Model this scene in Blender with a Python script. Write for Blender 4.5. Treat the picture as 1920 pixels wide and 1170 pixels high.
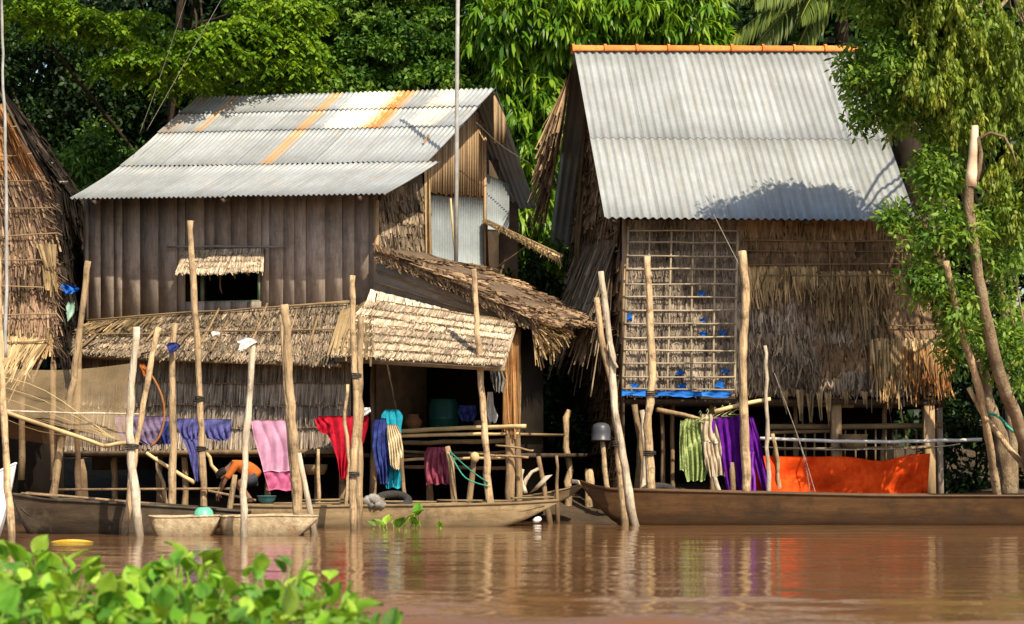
import bpy, math, random
import numpy as np
from mathutils import Vector

for o in list(bpy.data.objects):
    bpy.data.objects.remove(o, do_unlink=True)
scene = bpy.context.scene
COL = scene.collection
R = math.radians
random.seed(7)
rng = np.random.default_rng(7)

# ------------------------------------------------------------------ camera
FPX, CX, HY, CAMZ = 4000.0, 960.0, 855.0, 1.3      # focal length and horizon in photo pixels, eye height
cam_d = bpy.data.cameras.new('camera')
cam = bpy.data.objects.new('camera', cam_d)
COL.objects.link(cam)
cam.location = (0, 0, CAMZ)
cam.rotation_euler = (R(90), 0, 0)
cam_d.sensor_width = 36.0
cam_d.lens = FPX / 1920 * 36
cam_d.shift_y = (HY - 585) / 1920
cam_d.clip_start = 0.5
cam_d.clip_end = 2000
cam_d.dof.use_dof = True
cam_d.dof.focus_distance = 42
cam_d.dof.aperture_fstop = 1.9
scene.camera = cam

# ------------------------------------------------------------------ sky, sun, exposure
SUN_EL, SUN_AZ = 47.0, 30.0                        # azimuth: degrees to the right of straight behind the camera
world = bpy.data.worlds.new('World')
scene.world = world
world.use_nodes = True
wn = world.node_tree
bg = wn.nodes['Background']
sky = wn.nodes.new('ShaderNodeTexSky')
sky.sky_type = 'NISHITA'
sky.sun_disc = False
sky.sun_elevation = R(SUN_EL)
sky.sun_rotation = R(180 - SUN_AZ)
sky.air_density = 1.2
sky.dust_density = 2.0
wn.links.new(sky.outputs[0], bg.inputs[0])
bg.inputs[1].default_value = 0.12
sun_d = bpy.data.lights.new('sun', 'SUN')
sun_d.energy = 5.0
sun_d.angle = R(0.5)
sun_d.color = (1.0, 0.89, 0.70)
sun = bpy.data.objects.new('sun', sun_d)
COL.objects.link(sun)
sd = Vector((math.sin(R(SUN_AZ)) * math.cos(R(SUN_EL)), -math.cos(R(SUN_AZ)) * math.cos(R(SUN_EL)), math.sin(R(SUN_EL))))
sun.rotation_euler = sd.to_track_quat('Z', 'Y').to_euler()
sun.location = (20, -20, 40)
scene.view_settings.view_transform = 'Standard'
scene.view_settings.look = 'None'
scene.view_settings.exposure = 0.42
scene.view_settings.gamma = 1.0
scene.view_settings.use_curve_mapping = False
scene.render.engine = 'CYCLES'
scene.cycles.max_bounces = 6
scene.cycles.transparent_max_bounces = 6


# ------------------------------------------------------------------ placing
def P(px, py, Y):
    """world point seen at photo pixel (px, py) when it stands at distance Y"""
    return np.array([(px - CX) / FPX * Y, Y, CAMZ + (HY - py) / FPX * Y])


def shoreY(py):
    """distance of a point of the water surface seen at photo row py"""
    return CAMZ * FPX / (py - HY)


def zat(py, Y):
    return CAMZ + (HY - py) / FPX * Y


class Frame:
    """a house's own axes: u along its front to the right, v into its depth"""
    def __init__(s, px, Y, deg):
        a = R(deg)
        s.o = np.array([(px - CX) / FPX * Y, Y])
        s.u = np.array([math.cos(a), -math.sin(a)])
        s.v = np.array([math.sin(a), math.cos(a)])

    def W(s, t, v, z):
        q = s.o + s.u * t + s.v * v
        return np.array([q[0], q[1], z])

    def t(s, px, v):
        k = (px - CX) / FPX
        o = s.o + s.v * v
        return (k * o[1] - o[0]) / (s.u[0] - k * s.u[1])

    def vv(s, px, t):
        k = (px - CX) / FPX
        o = s.o + s.u * t
        return (k * o[1] - o[0]) / (s.v[0] - k * s.v[1])

    def at(s, px, py, v):
        q = s.o + s.v * v + s.u * s.t(px, v)
        return np.array([q[0], q[1], zat(py, q[1])])

    def side(s, px, py, t):
        q = s.o + s.u * t + s.v * s.vv(px, t)
        return np.array([q[0], q[1], zat(py, q[1])])

    def u3(s):
        return np.array([s.u[0], s.u[1], 0.0])

    def v3(s):
        return np.array([s.v[0], s.v[1], 0.0])


def nrm(a):
    a = np.asarray(a, float)
    return a / (np.linalg.norm(a) + 1e-12)


def lerp(a, b, t):
    return a + (b - a) * t


# ------------------------------------------------------------------ mesh builder
class MB:
    def __init__(s):
        s.v, s.q, s.tr, s.tint, s.uv = [], [], [], [], []
        s.n = 0

    def add(s, verts, quads=None, tris=None, tint=1.0, uv=None):
        verts = np.asarray(verts, float).reshape(-1, 3)
        n = len(verts)
        s.v.append(verts)
        s.tint.append(np.broadcast_to(np.asarray(tint, float), (n,)).copy())
        s.uv.append(np.zeros((n, 3)) if uv is None else np.asarray(uv, float).reshape(-1, 3))
        if quads is not None and len(quads):
            s.q.append(np.asarray(quads, int).reshape(-1, 4) + s.n)
        if tris is not None and len(tris):
            s.tr.append(np.asarray(tris, int).reshape(-1, 3) + s.n)
        s.n += n
        return s

    def hexa(s, c, tint=1.0):
        """8 corners: bottom 4 (loop) then top 4 (loop)"""
        return s.add(c, [(3, 2, 1, 0), (4, 5, 6, 7), (0, 1, 5, 4), (1, 2, 6, 5), (2, 3, 7, 6), (3, 0, 4, 7)], tint=tint)

    def bar(s, p0, p1, w, h, up=(0, 0, 1), tint=1.0):
        p0, p1 = np.asarray(p0, float), np.asarray(p1, float)
        d = nrm(p1 - p0)
        a = np.cross(d, np.asarray(up, float))
        if np.linalg.norm(a) < 1e-4:
            a = np.cross(d, np.array([0, 1.0, 0]))
        a = nrm(a)
        b = nrm(np.cross(a, d))
        a, b = a * w / 2, b * h / 2
        return s.hexa([p0 - a - b, p0 + a - b, p1 + a - b, p1 - a - b, p0 - a + b, p0 + a + b, p1 + a + b, p1 - a + b], tint)

    def slab(s, TL, TR, BR, BL, nvec, th, tint=1.0):
        n = np.asarray(nvec, float) * th
        c = [np.asarray(x, float) for x in (TL, TR, BR, BL)]
        return s.hexa([x - n for x in c] + c, tint)

    def tube(s, pts, rad, n=8, tint=1.0, caps=True):
        pts = np.asarray(pts, float)
        m = len(pts)
        rad = np.broadcast_to(np.asarray(rad, float), (m,))
        d = np.gradient(pts, axis=0)
        d = d / (np.linalg.norm(d, axis=1)[:, None] + 1e-9)
        ref = np.array([0.31, 0.93, 0.17]) if abs(d[:, 2]).mean() > 0.6 else np.array([0.05, 0.1, 1.0])
        a = np.cross(d, ref)
        a /= np.linalg.norm(a, axis=1)[:, None] + 1e-9
        b = np.cross(d, a)
        ang = np.arange(n) * 2 * math.pi / n
        ring = pts[:, None, :] + rad[:, None, None] * (np.cos(ang)[None, :, None] * a[:, None, :] + np.sin(ang)[None, :, None] * b[:, None, :])
        V = ring.reshape(-1, 3)
        i, j = np.meshgrid(np.arange(m - 1), np.arange(n), indexing='ij')
        j2 = (j + 1) % n
        Q = np.stack([i * n + j, i * n + j2, (i + 1) * n + j2, (i + 1) * n + j], -1).reshape(-1, 4)
        T = []
        if caps:
            V = np.vstack([V, pts[:1], pts[-1:]])
            k = m * n
            for jj in range(n):
                T.append((k, (jj + 1) % n, jj))
                T.append((k + 1, (m - 1) * n + jj, (m - 1) * n + (jj + 1) % n))
        tt = np.broadcast_to(np.asarray(tint, float), (m,)) if np.ndim(tint) else tint
        tv = np.repeat(tt, n) if np.ndim(tint) else tint
        if np.ndim(tint) and caps:
            tv = np.concatenate([tv, [tt[0], tt[-1]]])
        return s.add(V, Q, T, tv)

    def grid(s, G, tint=1.0, uv=None, flip=False):
        """G: (m, n, 3) array of points"""
        m, n = G.shape[:2]
        i, j = np.meshgrid(np.arange(m - 1), np.arange(n - 1), indexing='ij')
        Q = np.stack([i * n + j, i * n + j + 1, (i + 1) * n + j + 1, (i + 1) * n + j], -1).reshape(-1, 4)
        if flip:
            Q = Q[:, ::-1]
        if np.ndim(tint) == 2:
            tint = tint.reshape(-1)
        return s.add(G.reshape(-1, 3), Q, None, tint, None if uv is None else uv.reshape(-1, 3))

    def shell(s, G, nvec, th, tint=1.0, uv=None):
        """grid with thickness th away from nvec, rims closed"""
        m, n = G.shape[:2]
        nv = np.asarray(nvec, float)
        B = G - nv * th
        s.grid(G, tint, uv)
        s.grid(B, tint, uv, flip=True)
        idx = lambda i, j: i * n + j
        o = m * n
        Q = []
        for j in range(n - 1):
            Q.append((idx(0, j), idx(0, j + 1), o + idx(0, j + 1), o + idx(0, j)))
            Q.append((idx(m - 1, j + 1), idx(m - 1, j), o + idx(m - 1, j), o + idx(m - 1, j + 1)))
        for i in range(m - 1):
            Q.append((idx(i + 1, 0), idx(i, 0), o + idx(i, 0), o + idx(i + 1, 0)))
            Q.append((idx(i, n - 1), idx(i + 1, n - 1), o + idx(i + 1, n - 1), o + idx(i, n - 1)))
        s.q.append(np.asarray(Q, int) + s.n - 2 * o)
        return s

    def build(s, name, mat, parent=None, origin=None, smooth=False):
        V = np.vstack(s.v)
        po = np.array(parent_origin(parent)) if parent is not None else np.zeros(3)
        if parent is not None:
            org = po
        elif origin is not None:
            org = np.asarray(origin, float)
        else:
            org = np.array([V[:, 0].mean(), V[:, 1].mean(), V[:, 2].min()])
        me = bpy.data.meshes.new(name)
        Q = np.vstack(s.q) if s.q else np.zeros((0, 4), int)
        T = np.vstack(s.tr) if s.tr else np.zeros((0, 3), int)
        me.vertices.add(len(V))
        me.vertices.foreach_set('co', (V - org).astype(np.float32).ravel())
        me.loops.add(len(Q) * 4 + len(T) * 3)
        me.loops.foreach_set('vertex_index', np.concatenate([Q.ravel(), T.ravel()]).astype(np.int32))
        me.polygons.add(len(Q) + len(T))
        tot = np.concatenate([np.full(len(Q), 4), np.full(len(T), 3)]).astype(np.int32)
        st = np.concatenate([[0], np.cumsum(tot)[:-1]]).astype(np.int32)
        me.polygons.foreach_set('loop_start', st)
        me.polygons.foreach_set('loop_total', tot)
        if smooth:
            me.polygons.foreach_set('use_smooth', np.ones(len(tot), bool))
        a = me.attributes.new('tint', 'FLOAT', 'POINT')
        a.data.foreach_set('value', np.concatenate(s.tint).astype(np.float32))
        uv = np.vstack(s.uv)
        if np.any(uv):
            b = me.attributes.new('ruv', 'FLOAT_VECTOR', 'POINT')
            b.data.foreach_set('vector', uv.astype(np.float32).ravel())
        me.update(calc_edges=True)
        me.materials.append(mat)
        ob = bpy.data.objects.new(name, me)
        COL.objects.link(ob)
        if parent is not None:
            ob.parent = parent
        else:
            ob.location = org
        return ob


def parent_origin(p):
    x = np.zeros(3)
    while p is not None:
        x = x + np.array(p.location)
        p = p.parent
    return x


def tag(o, label, cat, group=None):
    o['label'] = label
    o['category'] = cat
    if group:
        o['group'] = group
    return o


def thing(name, label, cat, loc, group=None):
    o = bpy.data.objects.new(name, None)
    o.empty_display_size = 0.2
    COL.objects.link(o)
    o.location = [float(x) for x in loc]
    return tag(o, label, cat, group)


def kind(o, k):
    o['kind'] = k
    return o


# ------------------------------------------------------------------ materials
class NT:
    def __init__(s, name):
        s.m = bpy.data.materials.new(name)
        s.m.use_nodes = True
        s.t = s.m.node_tree
        s.b = s.t.nodes['Principled BSDF']
        s.out = s.t.nodes['Material Output']

    def n(s, typ, **kw):
        x = s.t.nodes.new(typ)
        for k, v in kw.items():
            setattr(x, k, v)
        return x

    def l(s, a, b):
        s.t.links.new(a, b)

    def val(s, sock, x):
        if hasattr(x, 'is_output'):
            s.l(x, sock)
        else:
            sock.default_value = x

    def math(s, op, a, b=0.0, c=0.0, clamp=False):
        x = s.n('ShaderNodeMath', operation=op)
        x.use_clamp = clamp
        s.val(x.inputs[0], a)
        s.val(x.inputs[1], b)
        if op in ('MULTIPLY_ADD', 'SMOOTH_MIN', 'COMPARE'):
            s.val(x.inputs[2], c)
        return x.outputs[0]

    def mix(s, f, a, b, typ='MIX'):
        x = s.n('ShaderNodeMix', data_type='RGBA', blend_type=typ)
        s.val(x.inputs[0], f)
        s.val(x.inputs[6], a)
        s.val(x.inputs[7], b)
        return x.outputs[2]

    def coord(s, scale=(1, 1, 1), kindc='Object', rot=(0, 0, 0)):
        c = s.n('ShaderNodeTexCoord')
        mp = s.n('ShaderNodeMapping')
        mp.inputs['Scale'].default_value = scale
        mp.inputs['Rotation'].default_value = rot
        s.l(c.outputs[kindc], mp.inputs[0])
        return mp.outputs[0]

    def noise(s, vec, scale=5.0, detail=4.0, rough=0.6, dist=0.0):
        x = s.n('ShaderNodeTexNoise')
        x.inputs['Scale'].default_value = scale
        x.inputs['Detail'].default_value = detail
        x.inputs['Roughness'].default_value = rough
        x.inputs['Distortion'].default_value = dist
        if vec is not None:
            s.l(vec, x.inputs['Vector'])
        return x.outputs[0]

    def ramp(s, f, stops):
        x = s.n('ShaderNodeValToRGB')
        e = x.color_ramp.elements
        while len(e) < len(stops):
            e.new(0.5)
        for el, (p, c) in zip(e, stops):
            el.position = p
            el.color = (c, c, c, 1) if not hasattr(c, '__len__') else (*c, 1) if len(c) == 3 else c
        s.l(f, x.inputs[0])
        return x.outputs[0]

    def attr(s, name, out='Fac'):
        x = s.n('ShaderNodeAttribute', attribute_name=name)
        return x.outputs[out]

    def bump(s, h, strength=0.3, dist=0.01):
        x = s.n('ShaderNodeBump')
        x.inputs['Strength'].default_value = strength
        x.inputs['Distance'].default_value = dist
        s.l(h, x.inputs['Height'])
        s.l(x.outputs[0], s.b.inputs['Normal'])

    def rnd(s):
        return s.n('ShaderNodeObjectInfo').outputs['Random']


def c4(c):
    return (c[0], c[1], c[2], 1.0)


def rough_mat(name, c1, c2, rough=0.85, scale=6.0, stretch=(1, 1, 1), bump=0.3, bdist=0.01, objvar=0.25, spec=0.15, fine=60.0, stain=None, tint=True):
    """weathered natural surface: two colours by noise, finer grain, per-piece brightness"""
    m = NT(name)
    v = m.coord(stretch)
    a = m.noise(v, scale, 5, 0.65, 0.3)
    f = m.noise(v, fine, 3, 0.7)
    col = m.mix(m.ramp(a, [(0.3, 0.0), (0.7, 1.0)]), c4(c1), c4(c2))
    g = m.math('MULTIPLY_ADD', f, 0.7, 0.65)
    col = m.mix(1.0, col, g, 'MULTIPLY')
    if tint:
        col = m.mix(1.0, col, m.attr('tint'), 'MULTIPLY')
    r = m.math('MULTIPLY_ADD', m.rnd(), 2 * objvar, 1 - objvar)
    col = m.mix(1.0, col, r, 'MULTIPLY')
    if stain:
        sv = m.noise(m.coord((1, 1, 1)), stain[1], 4, 0.7)
        col = m.mix(m.ramp(sv, [(0.5, 0.0), (0.7, stain[2])]), col, c4(stain[0]))
    m.l(col, m.b.inputs['Base Color'])
    m.b.inputs['Roughness'].default_value = rough
    m.b.inputs['Specular IOR Level'].default_value = spec
    if bump:
        m.bump(m.math('ADD', a, f), bump, bdist)
    return m.m


def leaf_mat(name, dark, light, young, trans=0.35, rough=0.5):
    """foliage: attribute tint 0..1 runs from old dark leaf to young leaf"""
    m = NT(name)
    t = m.attr('tint')
    col = m.ramp(t, [(0.0, dark), (0.55, light), (1.0, young)])
    m.l(col, m.b.inputs['Base Color'])
    m.b.inputs['Roughness'].default_value = rough
    m.b.inputs['Specular IOR Level'].default_value = 0.25
    tr = m.n('ShaderNodeBsdfTranslucent')
    m.l(m.mix(1.0, col, (1.25, 1.15, 0.5, 1), 'MULTIPLY'), tr.inputs[0])
    ms = m.n('ShaderNodeMixShader')
    ms.inputs[0].default_value = trans
    m.l(m.b.outputs[0], ms.inputs[1])
    m.l(tr.outputs[0], ms.inputs[2])
    m.l(ms.outputs[0], m.out.inputs[0])
    return m.m


M = {}
M['thatch_old'] = rough_mat('thatch_old', (0.145, 0.106, 0.07), (0.29, 0.222, 0.152), scale=3, bump=0.4)
M['thatch_brown'] = rough_mat('thatch_brown', (0.15, 0.095, 0.055), (0.30, 0.20, 0.115), scale=3, bump=0.4)
M['thatch_grey'] = rough_mat('thatch_grey', (0.20, 0.16, 0.125), (0.38, 0.31, 0.235), scale=3, bump=0.4)
M['thatch_red'] = rough_mat('thatch_red', (0.16, 0.098, 0.06), (0.30, 0.20, 0.128), scale=3, bump=0.4)
M['thatch_pale'] = rough_mat('thatch_pale', (0.38, 0.275, 0.175), (0.64, 0.53, 0.40), scale=9, bump=0.4)
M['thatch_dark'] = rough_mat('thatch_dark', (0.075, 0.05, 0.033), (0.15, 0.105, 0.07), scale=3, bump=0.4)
M['thatch_gold'] = rough_mat('thatch_gold', (0.23, 0.15, 0.07), (0.41, 0.295, 0.155), scale=3, bump=0.4)
M['thatch_rust'] = rough_mat('thatch_rust', (0.26, 0.11, 0.035), (0.46, 0.25, 0.10), scale=3, bump=0.4)
M['plank'] = rough_mat('plank', (0.25, 0.19, 0.15), (0.43, 0.355, 0.295), scale=2.5, stretch=(6, 6, 0.8), bump=0.5, bdist=0.006, fine=14, objvar=0.28,
                       stain=((0.12, 0.085, 0.06), 1.6, 0.5))
M['plank_dark'] = rough_mat('plank_dark', (0.05, 0.035, 0.025), (0.11, 0.075, 0.05), scale=2.5, stretch=(5, 5, 1), bump=0.4, fine=14)
M['slat'] = rough_mat('slat', (0.26, 0.165, 0.085), (0.42, 0.29, 0.165), scale=3, stretch=(6, 6, 0.8), bump=0.4, fine=16, objvar=0.3)
M['pole'] = rough_mat('pole', (0.34, 0.225, 0.12), (0.62, 0.45, 0.265), scale=4.5, stretch=(4, 4, 0.6), bump=1.0, bdist=0.03, fine=5, objvar=0.28,
                      stain=((0.12, 0.08, 0.05), 4.0, 0.9))
M['pole_grey'] = rough_mat('pole_grey', (0.46, 0.36, 0.25), (0.70, 0.60, 0.46), scale=3.5, stretch=(4, 4, 0.6), bump=1.0, bdist=0.03, fine=5, objvar=0.2,
                           stain=((0.20, 0.15, 0.10), 3.0, 0.7))
M['post'] = rough_mat('post', (0.20, 0.125, 0.065), (0.38, 0.26, 0.145), scale=3.5, stretch=(3, 3, 0.7), bump=0.8, bdist=0.02, fine=22,
                      stain=((0.09, 0.06, 0.04), 3.0, 0.7))
M['bamboo'] = rough_mat('bamboo', (0.48, 0.33, 0.14), (0.68, 0.52, 0.27), rough=0.55, scale=2, bump=0.2, fine=12, spec=0.3)
M['bamboo_dark'] = rough_mat('bamboo_dark', (0.17, 0.11, 0.055), (0.30, 0.21, 0.115), rough=0.7, scale=2, bump=0.2, fine=12)
M['bark'] = rough_mat('bark', (0.17, 0.11, 0.06), (0.36, 0.26, 0.16), scale=4, stretch=(2, 2, 0.8), bump=1.0, bdist=0.04, fine=18,
                      stain=((0.46, 0.37, 0.25), 2.2, 0.7))
M['bark_dark'] = rough_mat('bark_dark', (0.045, 0.03, 0.02), (0.10, 0.07, 0.045), scale=4, bump=1.0, bdist=0.04)
M['cut_wood'] = rough_mat('cut_wood', (0.58, 0.38, 0.24), (0.76, 0.58, 0.42), scale=4, bump=0.3)
M['hull_dark'] = rough_mat('hull_dark', (0.027, 0.018, 0.011), (0.075, 0.052, 0.03), rough=0.6, scale=1.5, stretch=(0.6, 1, 4), bump=0.4, fine=14, spec=0.3,
                           stain=((0.17, 0.13, 0.085), 1.4, 0.6))
M['hull_brown'] = rough_mat('hull_brown', (0.055, 0.025, 0.0085), (0.115, 0.057, 0.021), rough=0.5, scale=1.5, stretch=(0.6, 1, 5), bump=0.35, fine=12, spec=0.3,
                            stain=((0.032, 0.019, 0.010), 1.6, 0.8))
M['hull_pale'] = rough_mat('hull_pale', (0.165, 0.11, 0.056), (0.34, 0.245, 0.135), rough=0.7, scale=1.5, stretch=(0.6, 1, 5), bump=0.4, fine=14,
                           stain=((0.10, 0.07, 0.04), 2.4, 0.85))
M['float'] = rough_mat('float', (0.36, 0.245, 0.125), (0.66, 0.55, 0.37), rough=0.85, scale=2.6, bump=0.5, bdist=0.03, fine=20, objvar=0.05,
                       stain=((0.22, 0.13, 0.06), 3.0, 0.85))
M['mud'] = rough_mat('mud', (0.04, 0.028, 0.018), (0.085, 0.06, 0.038), rough=0.9, scale=0.8, bump=0.8, bdist=0.05, fine=9)
M['thatch_painted_shade'] = rough_mat('thatch_painted_shade', (0.013, 0.010, 0.007), (0.032, 0.023, 0.016), scale=3, bump=0.4)  # near-black: shade of the left house's side put into the thatch colour
M['painted_shade'] = rough_mat('painted_shade', (0.010, 0.0075, 0.0055), (0.022, 0.016, 0.011), scale=2, bump=0.2)  # near-black: shade of porch, interior and underfloor put into the colour
M['rope_dark'] = rough_mat('rope_dark', (0.03, 0.028, 0.025), (0.06, 0.055, 0.05), scale=20, bump=0.3)
M['rope_green'] = rough_mat('rope_green', (0.02, 0.20, 0.13), (0.08, 0.42, 0.30), scale=20, bump=0.3)
M['wire'] = rough_mat('wire', (0.16, 0.13, 0.10), (0.30, 0.26, 0.22), scale=20, bump=0)
M['pipe'] = rough_mat('pipe', (0.55, 0.52, 0.47), (0.80, 0.77, 0.72), rough=0.5, scale=3, bump=0, spec=0.4)
M['mast'] = rough_mat('mast', (0.20, 0.19, 0.17), (0.36, 0.35, 0.33), rough=0.6, scale=3, bump=0.2, spec=0.3)


def cloth_mat(name, c1, c2, scale=8, rough=0.9, stretch=(1, 1, 1), trans=0.12):
    m = NT(name)
    a = m.noise(m.coord(stretch), scale, 4, 0.6)
    f = m.noise(m.coord((1, 1, 1)), 160, 2, 0.6)
    col = m.mix(m.ramp(a, [(0.35, 0.0), (0.65, 1.0)]), c4(c1), c4(c2))
    col = m.mix(1.0, col, m.math('MULTIPLY_ADD', f, 0.4, 0.8), 'MULTIPLY')
    col = m.mix(1.0, col, m.attr('tint'), 'MULTIPLY')
    m.l(col, m.b.inputs['Base Color'])
    m.b.inputs['Roughness'].default_value = rough
    m.b.inputs['Specular IOR Level'].default_value = 0.1
    m.bump(a, 0.25, 0.02)
    if trans:
        tr = m.n('ShaderNodeBsdfTranslucent')
        m.l(col, tr.inputs[0])
        ms = m.n('ShaderNodeMixShader')
        ms.inputs[0].default_value = trans
        m.l(m.b.outputs[0], ms.inputs[1])
        m.l(tr.outputs[0], ms.inputs[2])
        m.l(ms.outputs[0], m.out.inputs[0])
    return m.m


def tin_mat(name, base, rusty):
    """corrugated roofing; attribute ruv = (across the roof 0..1, up the slope 0..1)"""
    m = NT(name)
    co = m.coord((1, 1, 1))
    sep = m.n('ShaderNodeSeparateXYZ')
    m.l(m.attr('ruv', 'Vector'), sep.inputs[0])
    u, v = sep.outputs[0], sep.outputs[1]
    uvv = m.attr('ruv', 'Vector')
    mp = m.n('ShaderNodeMapping')
    mp.inputs['Scale'].default_value = (46, 4, 1)
    m.l(uvv, mp.inputs[0])
    streak = m.noise(mp.outputs[0], 1.0, 5, 0.7)
    blotch = m.noise(co, 1.1, 5, 0.65)
    fine = m.noise(co, 14, 4, 0.7)
    col = m.mix(m.ramp(blotch, [(0.35, 0.0), (0.65, 1.0)]), c4([x * 0.86 for x in base]), c4([min(1, x * 1.12) for x in base]))
    col = m.mix(m.math('MULTIPLY', m.ramp(streak, [(0.42, 0.0), (0.72, 1.0)]), 0.75), col, c4((base[0] * 0.74, base[1] * 0.68, base[2] * 0.60)))
    col = m.mix(1.0, col, m.math('MULTIPLY_ADD', fine, 0.3, 0.85), 'MULTIPLY')
    col = m.mix(1.0, col, m.math('MULTIPLY_ADD', m.rnd(), 0.22, 0.89), 'MULTIPLY')

    def band(c, w, lo=None, hi=None, soft=0.55, nz=0.6):
        d = m.math('ABSOLUTE', m.math('SUBTRACT', m.math('MULTIPLY_ADD', m.math('SUBTRACT', fine, 0.5), nz * w, u), c))
        b = m.math('SUBTRACT', 1.0, m.math('DIVIDE', d, w), clamp=True)
        b = m.math('DIVIDE', b, soft, clamp=True)
        if lo is not None:
            b = m.math('MULTIPLY', b, m.math('GREATER_THAN', v, lo))
        if hi is not None:
            b = m.math('MULTIPLY', b, m.math('LESS_THAN', v, hi))
        return b
    if rusty:
        pale = m.math('MULTIPLY', band(0.625, 0.085, 0.645, None, 0.5, 0.9), m.ramp(m.noise(co, 2.3, 4, 0.7), [(0.3, 0.35), (0.55, 1.0)]))
        col = m.mix(m.math('MULTIPLY', pale, 0.95), col, (0.88, 0.84, 0.70, 1))
        pale2 = m.math('MULTIPLY', band(0.87, 0.06, 0.66, None, 0.5, 0.9), m.ramp(blotch, [(0.3, 0.0), (0.6, 0.7)]))
        col = m.mix(pale2, col, (0.82, 0.74, 0.55, 1))
        r1 = m.math('MULTIPLY', band(0.486, 0.022, 0.36, None, 0.25, 0.25), m.ramp(streak, [(0.2, 0.65), (0.6, 1.0)]))
        col = m.mix(m.math('MULTIPLY', r1, 0.85), col, (0.46, 0.27, 0.11, 1))
        yel = m.math('MULTIPLY', band(0.705, 0.055, 0.645, None, 0.9, 2.2), m.ramp(fine, [(0.3, 0.2), (0.6, 1.0)]))
        col = m.mix(m.math('MULTIPLY', yel, 0.8), col, (0.80, 0.52, 0.14, 1))
        r2 = m.math('MULTIPLY', band(0.722, 0.034, 0.645, None, 0.7, 2.4), m.ramp(fine, [(0.28, 0.2), (0.55, 1.0)]))
        col = m.mix(r2, col, (0.56, 0.20, 0.03, 1))
        r3 = m.math('MULTIPLY', band(0.135, 0.02, 0.645, None, 0.6, 1.4), 0.6)
        col = m.mix(r3, col, (0.50, 0.31, 0.14, 1))
        r5 = m.math('MULTIPLY', band(0.03, 0.05, 0.62, None, 0.8, 2.0), m.ramp(fine, [(0.4, 0.0), (0.6, 0.6)]))
        col = m.mix(r5, col, (0.42, 0.22, 0.09, 1))
        sp = m.ramp(m.noise(co, 26, 2, 0.5), [(0.70, 0.0), (0.76, 0.8)])
        col = m.mix(sp, col, (0.22, 0.11, 0.05, 1))
        r4 = m.ramp(m.noise(co, 2.7, 6, 0.75), [(0.58, 0.0), (0.72, 0.7)])
        col = m.mix(r4, col, (0.50, 0.34, 0.19, 1))
    else:
        r4 = m.ramp(m.noise(co, 1.7, 6, 0.75), [(0.55, 0.0), (0.75, 0.35)])
        col = m.mix(r4, col, (base[0] * 0.8, base[1] * 0.72, base[2] * 0.6, 1))
    m.l(col, m.b.inputs['Base Color'])
    m.b.inputs['Roughness'].default_value = 0.55 if rusty else 0.85
    m.b.inputs['Metallic'].default_value = 0.15 if rusty else 0.0
    m.b.inputs['Specular IOR Level'].default_value = 0.3 if rusty else 0.15
    m.bump(m.math('ADD', fine, m.math('MULTIPLY', blotch, 4.0)), 0.25, 0.015)
    return m.m


M['tin'] = tin_mat('tin', (0.315, 0.333, 0.34), True)
M['fibre_cement'] = tin_mat('fibre_cement', (0.325, 0.34, 0.338), False)
M['tin_wall'] = tin_mat('tin_wall', (0.30, 0.34, 0.36), False)
M['tile'] = rough_mat('tile', (0.62, 0.17, 0.035), (0.80, 0.30, 0.08), rough=0.85, scale=5, bump=0.4, objvar=0.2, stain=((0.22, 0.09, 0.045), 5, 0.8))


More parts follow.
